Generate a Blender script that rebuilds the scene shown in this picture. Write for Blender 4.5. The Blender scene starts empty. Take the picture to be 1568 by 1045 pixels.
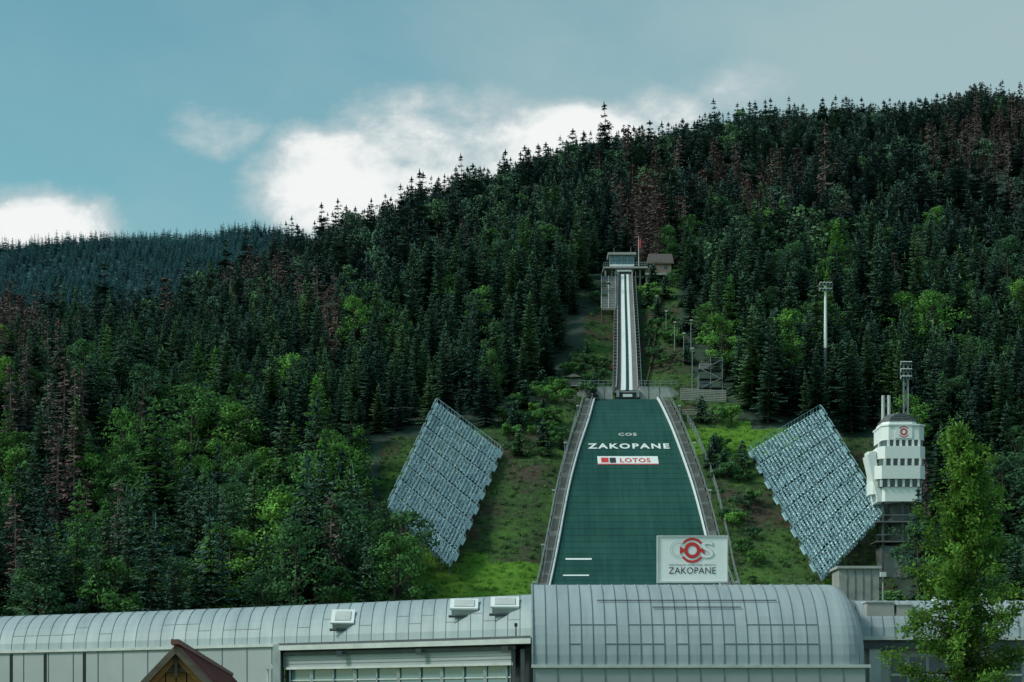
import bpy, math, random
import numpy as np
from mathutils import Vector, Matrix
random.seed(7); rng=np.random.default_rng(11)
sc=bpy.context.scene
W,H=1568,1045
F=W*70/36.0; Y0=1100.0; ZC=4.0
def P(px,py,d): return Vector(((px-784)*d/F, d, ZC+(Y0-py)*d/F))
# ---------------------------------------------------------------- materials
def new_mat(name):
    m=bpy.data.materials.new(name); m.use_nodes=True
    nt=m.node_tree; b=nt.nodes['Principled BSDF']; return m,nt,b
def mat(name,col,rough=.7,var=.15,scale=3.0,metal=0,bump=0,spec=.3,col2=None,stretch=(1,1,1)):
    m,nt,b=new_mat(name)
    tc=nt.nodes.new('ShaderNodeTexCoord'); mp=nt.nodes.new('ShaderNodeMapping'); mp.inputs['Scale'].default_value=stretch
    nz=nt.nodes.new('ShaderNodeTexNoise'); nz.inputs['Scale'].default_value=scale; nz.inputs['Detail'].default_value=6; nz.inputs['Roughness'].default_value=.65
    nt.links.new(tc.outputs['Object'],mp.inputs[0]); nt.links.new(mp.outputs[0],nz.inputs['Vector'])
    r=nt.nodes.new('ShaderNodeValToRGB')
    c=np.array(col); c2=np.array(col2) if col2 is not None else c*(1+var)
    c1=c*(1-var) if col2 is None else c
    r.color_ramp.elements[0].position=.3; r.color_ramp.elements[1].position=.7
    r.color_ramp.elements[0].color=(*np.clip(c1,0,1),1); r.color_ramp.elements[1].color=(*np.clip(c2,0,1),1)
    nt.links.new(nz.outputs[0],r.inputs[0]); nt.links.new(r.outputs[0],b.inputs['Base Color'])
    b.inputs['Roughness'].default_value=rough; b.inputs['Metallic'].default_value=metal
    b.inputs['Specular IOR Level'].default_value=spec
    if bump:
        bp=nt.nodes.new('ShaderNodeBump'); bp.inputs['Strength'].default_value=bump; bp.inputs['Distance'].default_value=.05
        nt.links.new(nz.outputs[0],bp.inputs['Height']); nt.links.new(bp.outputs[0],b.inputs['Normal'])
    return m
def foliage_mat(name,stops,transl=0,tipgain=.8):
    m=bpy.data.materials.new(name); m.use_nodes=True; nt=m.node_tree; L=nt.links
    nt.nodes.remove(nt.nodes['Principled BSDF'])
    oi=nt.nodes.new('ShaderNodeObjectInfo'); r=nt.nodes.new('ShaderNodeValToRGB')
    while len(r.color_ramp.elements)<len(stops): r.color_ramp.elements.new(.5)
    for e,(p,c) in zip(r.color_ramp.elements,stops): e.position=p; e.color=(*c,1)
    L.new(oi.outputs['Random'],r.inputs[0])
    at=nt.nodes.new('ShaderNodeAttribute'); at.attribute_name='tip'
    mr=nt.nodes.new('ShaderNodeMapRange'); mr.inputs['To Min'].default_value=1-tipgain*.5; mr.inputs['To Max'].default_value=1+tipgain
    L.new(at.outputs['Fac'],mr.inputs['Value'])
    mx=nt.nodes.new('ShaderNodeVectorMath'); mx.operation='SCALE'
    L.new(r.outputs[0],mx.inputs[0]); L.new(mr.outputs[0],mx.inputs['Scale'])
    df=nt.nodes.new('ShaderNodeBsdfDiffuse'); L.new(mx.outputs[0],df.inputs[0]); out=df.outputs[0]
    if transl:
        tr=nt.nodes.new('ShaderNodeBsdfTranslucent'); L.new(mx.outputs[0],tr.inputs[0])
        ms=nt.nodes.new('ShaderNodeMixShader'); ms.inputs[0].default_value=transl
        L.new(out,ms.inputs[1]); L.new(tr.outputs[0],ms.inputs[2]); out=ms.outputs[0]
    L.new(out,nt.nodes['Material Output'].inputs[0])
    return m
M={}
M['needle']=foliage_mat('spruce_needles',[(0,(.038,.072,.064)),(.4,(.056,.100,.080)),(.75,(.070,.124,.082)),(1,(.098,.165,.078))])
M['needle_haze']=foliage_mat('upper_slope_haze_tinted_needles',[(0,(.054,.090,.092)),(.4,(.067,.109,.102)),(.8,(.078,.127,.108)),(1,(.092,.146,.104))],tipgain=.5)  # blue-grey aerial haze is mixed into the needle colour
M['needle_far']=foliage_mat('hazy_spruce_needles',[(0,(.15,.275,.31)),(.5,(.165,.30,.33)),(1,(.18,.33,.33))],tipgain=.3)  # distance haze painted into the needles as a pale blue tint
M['dead']=foliage_mat('dead_spruce_twigs',[(0,(.14,.108,.105)),(.5,(.17,.122,.115)),(1,(.16,.138,.125))])
M['leaf']=foliage_mat('broadleaf_leaves',[(0,(.050,.108,.058)),(.4,(.064,.142,.058)),(.75,(.083,.19,.052)),(1,(.13,.28,.058))],transl=.25)
M['leaf_haze']=foliage_mat('upper_slope_haze_tinted_leaves',[(0,(.060,.102,.080)),(.6,(.068,.124,.075)),(1,(.082,.158,.068))],transl=0)  # leaf green greyed to carry the haze of the upper slope
M['leaf_near']=foliage_mat('sapling_leaves',[(0,(.11,.215,.040)),(1,(.11,.215,.040))],transl=.35,tipgain=1.0)
M['weed']=foliage_mat('weed_leaves',[(0,(.045,.085,.04)),(.5,(.062,.125,.044)),(1,(.095,.17,.05))],transl=.2)
M['weed_sunlit']=foliage_mat('sunlit_grass_blades',[(0,(.08,.18,.03)),(.5,(.105,.235,.035)),(1,(.14,.28,.05))],transl=.2)  # blades coloured brighter, as if in sun, to match the meadow
M['bark']=mat('bark',(.06,.05,.042),.9,.4,8)
M['barkgrey']=mat('bark_grey',(.17,.14,.13),.9,.3,8)
M['white']=mat('white_paint',(.78,.80,.80),.5,.05,2)
M['signwhite']=mat('sign_white',(.87,.88,.88),.6,.01,2)
M['dirtywhite']=mat('weathered_white',(.52,.54,.53),.6,.15,1.5)
M['red']=mat('red_paint',(.62,.05,.05),.5,.08)
M['black']=mat('dark_paint',(.035,.04,.045),.5,.2)
M['steel']=mat('galvanised_steel',(.28,.32,.34),.55,.2,2,metal=.2)
M['darksteel']=mat('dark_steel',(.09,.10,.11),.6,.25,2)
M['standmetal']=mat('grandstand_metal',(.25,.40,.455),.65,.2,.5)
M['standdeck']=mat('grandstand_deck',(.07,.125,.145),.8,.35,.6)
M['seat']=mat('seat_plastic',(.40,.56,.61),.6,.25,1.2)
M['concrete']=mat('concrete',(.30,.30,.29),.85,.22,.9,bump=.2)
M['dconcrete']=mat('dark_concrete',(.16,.165,.165),.85,.25,.9)
M['lconcrete']=mat('light_concrete',(.38,.39,.375),.85,.18,.9)
M['wood']=mat('weathered_wood',(.17,.13,.10),.8,.35,2,stretch=(1,1,6))
M['warmwood']=mat('varnished_wood',(.55,.24,.08),.6,.3,3,stretch=(1,1,8))
M['greywood']=mat('grey_wood',(.20,.19,.18),.85,.25,2)
M['wallmetal']=mat('facade_panel',(.34,.365,.375),.55,.08,.35)
M['beige']=mat('beige_render',(.40,.39,.365),.8,.1,.6)
M['redroof']=mat('red_metal_roof',(.26,.10,.09),.5,.2,2)
M['brownroof']=mat('brown_roof',(.10,.085,.08),.7,.25,2)
M['pink']=mat('chalet_plaster',(.50,.33,.28),.8,.1)
M['tent']=mat('tent_fabric',(.7,.72,.74),.7,.06)
def glass(name,c):
    m,nt,b=new_mat(name); b.inputs['Base Color'].default_value=(*c,1); b.inputs['Roughness'].default_value=.12; b.inputs['Specular IOR Level'].default_value=.8
    nz=nt.nodes.new('ShaderNodeTexNoise'); nz.inputs['Scale'].default_value=.4; tc=nt.nodes.new('ShaderNodeTexCoord'); nt.links.new(tc.outputs['Object'],nz.inputs['Vector'])
    bp=nt.nodes.new('ShaderNodeBump'); bp.inputs['Strength'].default_value=.05; nt.links.new(nz.outputs[0],bp.inputs['Height']); nt.links.new(bp.outputs[0],b.inputs['Normal']); return m
M['glass']=glass('window_glass',(.03,.055,.065)); M['glassblue']=glass('blue_glazing',(.12,.21,.25))
def roofmat():
    m,nt,b=new_mat('standing_seam_metal'); L=nt.links
    tc=nt.nodes.new('ShaderNodeTexCoord'); mp=nt.nodes.new('ShaderNodeMapping'); mp.inputs['Scale'].default_value=(1.6,.25,.25)
    n1=nt.nodes.new('ShaderNodeTexNoise'); n1.inputs['Scale'].default_value=1; n1.inputs['Detail'].default_value=8; n1.inputs['Roughness'].default_value=.65
    L.new(tc.outputs['Object'],mp.inputs[0]); L.new(mp.outputs[0],n1.inputs['Vector'])
    r=nt.nodes.new('ShaderNodeValToRGB'); r.color_ramp.elements[0].position=.3; r.color_ramp.elements[1].position=.72
    r.color_ramp.elements[0].color=(.27,.325,.35,1); r.color_ramp.elements[1].color=(.38,.435,.455,1)
    L.new(n1.outputs[0],r.inputs[0])
    at=nt.nodes.new('ShaderNodeAttribute'); at.attribute_name='tip'
    mr=nt.nodes.new('ShaderNodeMapRange'); mr.inputs['To Min'].default_value=.92; mr.inputs['To Max'].default_value=1.07; L.new(at.outputs['Fac'],mr.inputs['Value'])
    mx=nt.nodes.new('ShaderNodeVectorMath'); mx.operation='SCALE'; L.new(r.outputs[0],mx.inputs[0]); L.new(mr.outputs[0],mx.inputs['Scale'])
    L.new(mx.outputs[0],b.inputs['Base Color']); b.inputs['Metallic'].default_value=0; b.inputs['Roughness'].default_value=.55; b.inputs['Specular IOR Level'].default_value=.3
    return m
M['roof']=roofmat()
M['seam']=mat('seam_metal',(.20,.24,.255),.6,.1,1)
def matting():
    m,nt,b=new_mat('green_plastic_matting'); L=nt.links
    def mth(op,a,bb=None):
        n=nt.nodes.new('ShaderNodeMath'); n.operation=op
        for i,x in enumerate((a,bb)):
            if x is None: continue
            if isinstance(x,(int,float)): n.inputs[i].default_value=x
            else: L.new(x,n.inputs[i])
        return n.outputs[0]
    tc=nt.nodes.new('ShaderNodeTexCoord'); sp=nt.nodes.new('ShaderNodeSeparateXYZ'); L.new(tc.outputs['Object'],sp.inputs[0])
    fy=mth('FRACT',mth('MULTIPLY',sp.outputs[1],.62)); row=mth('LESS_THAN',fy,.17)
    mp=nt.nodes.new('ShaderNodeMapping'); mp.inputs['Scale'].default_value=(1.1,.06,.06); L.new(tc.outputs['Object'],mp.inputs[0])
    n1=nt.nodes.new('ShaderNodeTexNoise'); n1.inputs['Scale'].default_value=1.4; n1.inputs['Detail'].default_value=7; n1.inputs['Roughness'].default_value=.7; L.new(mp.outputs[0],n1.inputs['Vector'])
    n2=nt.nodes.new('ShaderNodeTexNoise'); n2.inputs['Scale'].default_value=.12; n2.inputs['Detail'].default_value=5; L.new(tc.outputs['Object'],n2.inputs['Vector'])
    f=mth('ADD',mth('MULTIPLY',n1.outputs[0],.6),mth('MULTIPLY',n2.outputs[0],.5))
    r=nt.nodes.new('ShaderNodeValToRGB'); r.color_ramp.elements[0].position=.38; r.color_ramp.elements[1].position=.70
    r.color_ramp.elements[0].color=(.011,.055,.050,1); r.color_ramp.elements[1].color=(.026,.100,.084,1); L.new(f,r.inputs[0])
    mx=nt.nodes.new('ShaderNodeVectorMath'); mx.operation='SCALE'; L.new(r.outputs[0],mx.inputs[0]); L.new(mth('SUBTRACT',1.0,mth('MULTIPLY',row,.3)),mx.inputs['Scale'])
    L.new(mx.outputs[0],b.inputs['Base Color']); b.inputs['Roughness'].default_value=.75; b.inputs['Specular IOR Level'].default_value=.15
    return m
M['matting']=matting()
def groundmat(name,stops):
    m,nt,b=new_mat(name); L=nt.links
    tc=nt.nodes.new('ShaderNodeTexCoord')
    n1=nt.nodes.new('ShaderNodeTexNoise'); n1.inputs['Scale'].default_value=.09; n1.inputs['Detail'].default_value=9; n1.inputs['Roughness'].default_value=.7
    n2=nt.nodes.new('ShaderNodeTexNoise'); n2.inputs['Scale'].default_value=1.3; n2.inputs['Detail'].default_value=8; n2.inputs['Roughness'].default_value=.7
    for n in (n1,n2): L.new(tc.outputs['Object'],n.inputs['Vector'])
    r=nt.nodes.new('ShaderNodeValToRGB'); r.color_ramp.elements.new(.5)
    for e,(p,c) in zip(r.color_ramp.elements,stops): e.position=p; e.color=(*c,1)
    L.new(n1.outputs[0],r.inputs[0])
    mr=nt.nodes.new('ShaderNodeMapRange'); mr.inputs['From Min'].default_value=.3; mr.inputs['From Max'].default_value=.7; mr.inputs['To Min'].default_value=.5; mr.inputs['To Max'].default_value=1.25
    L.new(n2.outputs[0],mr.inputs['Value'])
    mx=nt.nodes.new('ShaderNodeVectorMath'); mx.operation='SCALE'; L.new(r.outputs[0],mx.inputs[0]); L.new(mr.outputs[0],mx.inputs['Scale'])
    L.new(mx.outputs[0],b.inputs['Base Color']); b.inputs['Roughness'].default_value=.95; b.inputs['Specular IOR Level'].default_value=.1
    bp=nt.nodes.new('ShaderNodeBump'); bp.inputs['Strength'].default_value=.8; bp.inputs['Distance'].default_value=.5; L.new(n2.outputs[0],bp.inputs['Height']); L.new(bp.outputs[0],b.inputs['Normal'])
    return m
M['ground']=groundmat('grass_and_earth',[(.40,(.085,.068,.052)),(.48,(.055,.098,.038)),(.62,(.082,.17,.04))])
M['meadow']=groundmat('sunlit_meadow',[(.30,(.07,.12,.035)),(.42,(.095,.205,.03)),(.62,(.13,.28,.035))])  # greener grass with sunlit brightness painted into its colour
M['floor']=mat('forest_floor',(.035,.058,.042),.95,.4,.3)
M['farfloor']=mat('hazy_forest_floor',(.055,.115,.13),.95,.2,.02)  # bluish floor colour stands in for haze over the ridge
# ---------------------------------------------------------------- mesh builder
class MB:
    def __init__(s): s.v=[]; s.f=[]; s.m=[]; s.t=[]; s.mats=[]
    def mi(s,k):
        if k not in s.mats: s.mats.append(k)
        return s.mats.index(k)
    def face(s,pts,k,tip=.5):
        n=len(s.v); s.v+= [tuple(p) for p in pts]; s.f.append(tuple(range(n,n+len(pts)))); s.m.append(s.mi(k)); s.t+= [tip]*len(pts)
    def box(s,c,size,k,rot=None):
        c=Vector(c); hx,hy,hz=[a/2 for a in size]
        cs=[Vector((x,y,z)) for z in(-hz,hz) for y in(-hy,hy) for x in(-hx,hx)]
        if rot is not None: cs=[rot@p for p in cs]
        n=len(s.v); s.v+=[tuple(c+p) for p in cs]; s.t+=[.5]*8
        for q in((0,2,3,1),(4,5,7,6),(0,1,5,4),(2,6,7,3),(0,4,6,2),(1,3,7,5)): s.f.append(tuple(n+i for i in q)); s.m.append(s.mi(k))
    def box8(s,lo,hi,k): s.box([(a+b)/2 for a,b in zip(lo,hi)],[abs(b-a) for a,b in zip(lo,hi)],k)
    def beam(s,a,b,w,h,k):
        a=Vector(a); b=Vector(b); d=b-a; L=d.length
        if L<1e-6: return
        s.box((a+b)/2,(w,h,L),k,d.to_track_quat('Z','Y').to_matrix())
    def tube(s,a,b,r0,r1,k,n=6,tip=.5):
        a=Vector(a); b=Vector(b); q=(b-a).to_track_quat('Z','Y').to_matrix(); m=len(s.v)
        for p,r in((a,r0),(b,r1)):
            for i in range(n):
                an=2*math.pi*i/n; s.v.append(tuple(p+q@Vector((r*math.cos(an),r*math.sin(an),0)))); s.t.append(tip)
        for i in range(n): j=(i+1)%n; s.f.append((m+i,m+j,m+n+j,m+n+i)); s.m.append(s.mi(k))
        s.f.append(tuple(m+n+i for i in range(n))); s.m.append(s.mi(k))
    def prism(s,poly,z0,z1,k,inset=0):
        n=len(poly); m=len(s.v); cx=sum(p[0] for p in poly)/n; cy=sum(p[1] for p in poly)/n
        for z,q in((z0,0),(z1,inset)):
            for p in poly: s.v.append((p[0]+(cx-p[0])*q,p[1]+(cy-p[1])*q,z)); s.t.append(.5)
        for i in range(n): j=(i+1)%n; s.f.append((m+i,m+j,m+n+j,m+n+i)); s.m.append(s.mi(k))
        s.f.append(tuple(m+i for i in range(n))[::-1]); s.m.append(s.mi(k)); s.f.append(tuple(m+n+i for i in range(n))); s.m.append(s.mi(k))
    def obj(s,name,parent=None,smooth=False,link=True):
        me=bpy.data.meshes.new(name); me.from_pydata(s.v,[],s.f); me.update()
        for k in s.mats: me.materials.append(M[k])
        me.polygons.foreach_set('material_index',s.m)
        if smooth: me.polygons.foreach_set('use_smooth',[True]*len(s.f))
        a=me.attributes.new('tip','FLOAT','POINT'); a.data.foreach_set('value',s.t)
        o=bpy.data.objects.new(name,me)
        if link: sc.collection.objects.link(o)
        if parent: o.parent=parent
        return o
def empty(name,loc=(0,0,0)):
    e=bpy.data.objects.new(name,None); sc.collection.objects.link(e); e.empty_display_size=.5; return e
def group(name,parts):
    e=empty(name)
    for k,b in parts.items(): b.obj(k,e)
    return e
# ---------------------------------------------------------------- terrain functions
def pchip(xs,ys):
    xs=np.array(xs,float); ys=np.array(ys,float); h=np.diff(xs); d=np.diff(ys)/h; m=np.zeros(len(xs))
    m[0]=d[0]; m[-1]=d[-1]
    for i in range(1,len(xs)-1):
        if d[i-1]*d[i]>0:
            w1=2*h[i]+h[i-1]; w2=h[i]+2*h[i-1]; m[i]=(w1+w2)/(w1/d[i-1]+w2/d[i])
    def f(x):
        x=np.clip(np.asarray(x,float),xs[0],xs[-1]); i=np.clip(np.searchsorted(xs,x)-1,0,len(xs)-2)
        t=(x-xs[i])/h[i]; t2=t*t; t3=t2*t
        return (2*t3-3*t2+1)*ys[i]+(t3-2*t2+t)*h[i]*m[i]+(-2*t3+3*t2)*ys[i+1]+(t3-t2)*h[i]*m[i+1]
    return f
zax=pchip([0,190,225,265,300,330,350,359,372,390,410,430,450],[0,0,3,12.5,24.7,45,57,61.5,65.2,74,86,98,105])
lcx=pchip([200,225,265,299,316,335,349,359,364,430,460],[14.8,15.6,17,18.4,19.1,19.8,20.4,20.6,21,24.4,26])
lhw=pchip([225,265,299,316,335,349,359],[15,14,12.5,11,8.7,6.75,5.5])
ZA=lambda y: float(zax(y)); CX=lambda y: float(lcx(y)); HW=lambda y: float(lhw(y))
# skyline heights of the near hill (ground height = skyline minus a mean tree)
rpx=np.array([-900,0,150,250,310,345,380,440,500,550,600,680,740,800,850,900,960,1000,1060,1130,1200,1300,1400,1450,1490,1568,2400],float)
sky_=np.array([540,458,454,446,430,404,384,362,348,332,314,288,270,254,240,222,218,214,200,186,180,170,168,158,144,156,230],float)
rD=np.interp(rpx,[-900,0,300,380,550,680,900,1200,1500,2400],[600,620,660,760,860,960,1080,1160,1200,1300])
rpy=sky_+11.5*F/rD
def noise2(x,y):
    return (np.sin(x*.021+1.3)*np.cos(y*.017+.4)+.6*np.sin(x*.043+y*.031+2)+.5*np.sin(x*-.037+y*.052+.7)+.3*np.sin(x*.11+.2)*np.sin(y*.093))
def terr(x,y):
    x=np.asarray(x,float); y=np.asarray(y,float)
    ys=np.maximum(y,60); px=784+F*x/ys
    D=np.interp(px,rpx,rD); vr=(Y0-np.interp(px,rpx,rpy))/F; zr=ZC+vr*D
    near=zax(np.minimum(y,450))
    lat=np.clip((np.abs(px-958)-60)/450,0,1); lat=lat*lat*(3-2*lat)
    left=np.where(px<958,1,.35)
    near=near*(1-.23*lat*left*np.clip((y-340)/110,0,1))
    t=np.clip((y-450)/(D-450),0,None)
    z450=105*(1-.23*lat*left)
    tt=np.clip(t,0,1)
    far=z450+(zr-z450)*(tt+.06*np.sin(math.pi*tt)) 
    amp=np.clip((y-460)/160,0,1)*np.clip((1-t)*3,0,1)
    far=far+noise2(x,y)*7*amp
    lim=ZC+y*(vr-.012*np.clip(1-tt,0,1)-.0015)
    far=np.where(y>455,np.minimum(far,np.where(tt<1,lim,far)),far)
    over=np.maximum(y-D,0)
    far=far-over*.25-over*over*.0006
    z=np.where(y<450,near,far)
    z=z+.35*np.sin(x*.35)*np.sin(y*.29)*np.clip((y-250)/40,0,1)
    dx=np.abs(x-lcx(y)); hw=lhw(np.clip(y,225,359)); 
    hw=np.where(y>359,3.5,hw)
    dip=np.clip(1-(dx-hw-1)/3,0,1)*np.where(y<440,1,0)*np.clip((y-215)/10,0,1)
    return np.maximum(z-dip*1.1,-60)
T=lambda x,y: float(terr(x,y))
ys=np.concatenate([np.arange(180,460,3.),np.arange(460,1300,10.),np.arange(1300,2000,40.)])
us=np.concatenate([np.arange(-1.0,-.3,.03),np.arange(-.3,.3,.006),np.arange(.3,1.01,.03)])
YY,UU=np.meshgrid(ys,us,indexing='ij'); XX=UU*YY; ZZ=terr(XX,YY)
def gridmesh(name,X,Y,Z,mats):
    n,m=X.shape; v=np.stack([X.ravel(),Y.ravel(),Z.ravel()],1)
    i=np.arange(n*m).reshape(n,m); f=np.stack([i[:-1,:-1].ravel(),i[:-1,1:].ravel(),i[1:,1:].ravel(),i[1:,:-1].ravel()],1)
    me=bpy.data.meshes.new(name); me.from_pydata(v.tolist(),[],f.tolist()); me.update()
    me.polygons.foreach_set('use_smooth',[True]*len(f))
    for k in mats: me.materials.append(M[k])
    o=bpy.data.objects.new(name,me); sc.collection.objects.link(o); return o,f
clY=[200,240,260,300,306,340,346,360,380,404,425,445,446]
clL=[-900,-900,640,640,580,580,765,795,860,895,912,928,958]
clR=[2600,2600,1395,1375,1355,1350,1150,1112,1070,1040,1035,1030,958]
def cleared(x,y):
    px=784+F*x/y
    return (px>np.interp(y,clY,clL))&(px<np.interp(y,clY,clR))&(y<445)
def sunlit_patch(x,y):  # mask for grass that has sunlight painted into its colour
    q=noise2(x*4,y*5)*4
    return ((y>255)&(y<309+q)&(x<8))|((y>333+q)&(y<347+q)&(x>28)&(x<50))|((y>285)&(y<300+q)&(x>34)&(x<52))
o,f=gridmesh('hillside_terrain',XX,YY,ZZ,['ground','floor','meadow'])
cx=XX.ravel()[f].mean(1); cy=YY.ravel()[f].mean(1)
cl=cleared(cx,cy)
o.data.polygons.foreach_set('material_index',np.where(cl&sunlit_patch(cx,cy),2,np.where(cl|(cy<235),0,1)).astype(int))
g=MB(); g.face([(-9000,-3000,-.3),(9000,-3000,-.3),(9000,12000,-.3),(-9000,12000,-.3)],'ground'); g.obj('ground')
fpx=[-1500,-400,0,100,250,330,350,400,440,500,700,1200]; fpy=[420,395,383,376,372,368,358,357,364,385,470,620]
def fter(x,y):
    px=784+F*x/y; py=np.interp(px,fpx,fpy); zr=ZC+(Y0-py)*2500/F
    z=zr-.5*np.maximum(2500-y,0)-.3*np.maximum(y-2500,0)
    return z+14*np.sin(x*.02+y*.012)*np.clip((2500-y)/100,0,1)
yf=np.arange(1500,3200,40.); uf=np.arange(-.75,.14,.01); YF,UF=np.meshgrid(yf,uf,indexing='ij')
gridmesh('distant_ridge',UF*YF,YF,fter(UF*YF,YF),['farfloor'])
# ---------------------------------------------------------------- tree prototypes
def spruce(name,seed,Ht,R,k='needle',levels=26,dens=1.0,bark='bark',fs=1.0):
    r=random.Random(seed); b=MB(); b.tube((0,0,-.5),(0,0,Ht*.97),Ht*.013,.03,bark,4,.1)
    gap=[r.random() for _ in range(3)]
    for i in range(levels):
        t=(i+r.random()*.6)/levels; z=Ht*(.07+.92*t); rad=R*((1-t)**.78)*(.65+.6*r.random())+.12
        if any(abs(t-g_)<.02 for g_ in gap): rad*=.6
        nb=int((5+5*(1-t))*dens)
        a0=r.random()*6.28
        for j in range(nb):
            if r.random()<.08: continue
            a=a0+6.283*j/nb+r.uniform(-.35,.35); L=rad*r.uniform(.55,1.2)
            d=Vector((math.cos(a),math.sin(a),0)); s=Vector((-d.y,d.x,0)); slope=-.45+.75*t
            def pt(u): return Vector((0,0,z))+d*(L*u)+Vector((0,0,L*(slope*u+.22*u*u)))
            n=max(2,int(1.6+L*1.6))
            for q in range(n):
                u=(q+.6)/n; p=pt(u)
                w=(.44*L*(1-u)+.24)*r.uniform(.7,1.3)*fs
                for sg in(-1,1):
                    tipp=p+d*(w*.8)+s*(sg*w)+Vector((0,0,-.12-.3*w*r.random()))
                    bs=p-d*(.28*w+.1)
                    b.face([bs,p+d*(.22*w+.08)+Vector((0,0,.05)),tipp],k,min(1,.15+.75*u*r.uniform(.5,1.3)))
            e=pt(1.12); p=pt(.75); b.face([p-s*.2,p+s*.2,e],k,.9)
    for j in range(4):
        a=j*1.57; d=Vector((math.cos(a),math.sin(a),0)); b.face([(0,0,Ht*1.02),Vector((0,0,Ht*.94))+d*.28,Vector((0,0,Ht*.9))-d*.05],k,.8)
    return b
def deadspruce(seed,Ht,nbr=130,fs=1.0):
    r=random.Random(seed); b=MB(); b.tube((0,0,-.5),(0,0,Ht),Ht*.014,.03,'barkgrey',5,.5)
    for i in range(nbr):
        t=r.random()**.8; z=Ht*(.12+.87*t); L=(2.1*(1-t)+.35)*r.uniform(.5,1.1); a=r.random()*6.28
        d=Vector((math.cos(a),math.sin(a),-.25+.3*t)); p=Vector((0,0,z)); e=p+d*L
        b.face([p+Vector((0,0,.06)),p-Vector((0,0,.06)),e],'dead',.5)
        s=Vector((-d.y,d.x,0))
        for q in range(7):
            u=r.uniform(.2,1); c=p+d*(L*u); w=r.uniform(.25,.65)*fs
            b.face([c-d*.11*fs,c+d*.16*fs,c+s*(w*r.choice((-1,1)))+d*w*.5-Vector((0,0,w*.6))],'dead',r.random())
    return b
def broadleaf(seed,Ht,R,k='leaf',nclump=26,nleaf=75,ls=.34):
    r=random.Random(seed); b=MB(); th=Ht*.28
    b.tube((0,0,-.5),(0,0,th),Ht*.022,Ht*.014,'bark',6,.2); b.tube((0,0,th),(0,0,Ht*.85),Ht*.014,.04,'bark',5,.2)
    for c in range(nclump):
        t=r.random(); zz=th+(Ht-th)*(.08+.88*t); prof=math.sin(math.pi*min(1,(t*.82+.16)))**.7
        a=r.random()*6.28; rr=R*prof*r.uniform(.35,1)
        c0=Vector((rr*math.cos(a),rr*math.sin(a),zz)); cr=R*.42*r.uniform(.6,1.1)
        b.tube((0,0,max(th*.7,zz-rr*.9)),c0,.07,.02,'bark',4,.2)
        tone=r.uniform(.05,.8)
        for l in range(nleaf):
            v=Vector((r.gauss(0,1),r.gauss(0,1),r.gauss(0,1))).normalized(); v=Vector((v.x,v.y,v.z*.65))*(cr*r.uniform(.55,1.1))
            p=c0+v; n=(v.normalized()+Vector((r.uniform(-.7,.7),r.uniform(-.7,.7),r.uniform(-.3,.9)))).normalized()
            x=n.orthogonal().normalized(); x.rotate(Matrix.Rotation(r.random()*6.28,3,n)); y=n.cross(x); s=ls*r.uniform(.5,1.2)
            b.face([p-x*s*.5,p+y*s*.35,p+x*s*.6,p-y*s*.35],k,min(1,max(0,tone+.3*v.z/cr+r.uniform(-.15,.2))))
    return b
def collection(name,items):
    c=bpy.data.collections.new(name)
    for i,(n,b) in enumerate(items): c.objects.link(b.obj(f'{chr(97+i)}_{n}',link=False))
    return c
fc=collection('forest_tree_kinds',[('spruce',spruce('s',1,16,3.0,levels=24)),('spruce',spruce('s',2,18,2.8,levels=26)),('spruce',spruce('s',3,15,3.4,levels=22)),
  ('spruce',spruce('s',4,17,2.4,levels=25,dens=.85)),('spruce',spruce('s',5,13,3.1,levels=20)),('dead_spruce',deadspruce(6,15)),('dead_spruce',deadspruce(7,17)),
  ('beech',broadleaf(8,12,3.3,nclump=24,nleaf=70,ls=.38)),('beech',broadleaf(9,14,3.6,nclump=30,nleaf=70,ls=.38)),('larch',spruce('l',10,15,2.8,k='leaf',levels=22,dens=.85))])
ufc=collection('upper_forest_tree_kinds',[('spruce',spruce('s',31,15,3.2,'needle_haze',15,.8,fs=1.5)),('spruce',spruce('s',32,18,3.1,'needle_haze',16,.8,fs=1.5)),('spruce',spruce('s',33,13,3.5,'needle_haze',13,.85,fs=1.5)),
  ('spruce',spruce('s',34,17,2.7,'needle_haze',15,.75,fs=1.5)),('spruce',spruce('s',35,11,3.2,'needle_haze',11,.8,fs=1.5)),('dead_spruce',deadspruce(36,15,85,1.5)),('dead_spruce',deadspruce(37,17,85,1.5)),
  ('beech',broadleaf(38,12,4.0,'leaf_haze',18,32,.7)),('beech',broadleaf(39,13,4.2,'leaf_haze',20,32,.7)),('larch',spruce('l',40,15,3.0,k='leaf_haze',levels=13,dens=.85,fs=1.5))])
ffc=collection('distant_tree_kinds',[('spruce',spruce('s',21,17,3.4,'needle_far',10,.7,fs=1.7)),('spruce',spruce('s',22,20,3.6,'needle_far',11,.7,fs=1.7)),('spruce',spruce('s',23,14,3.2,'needle_far',9,.7,fs=1.7))])
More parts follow.
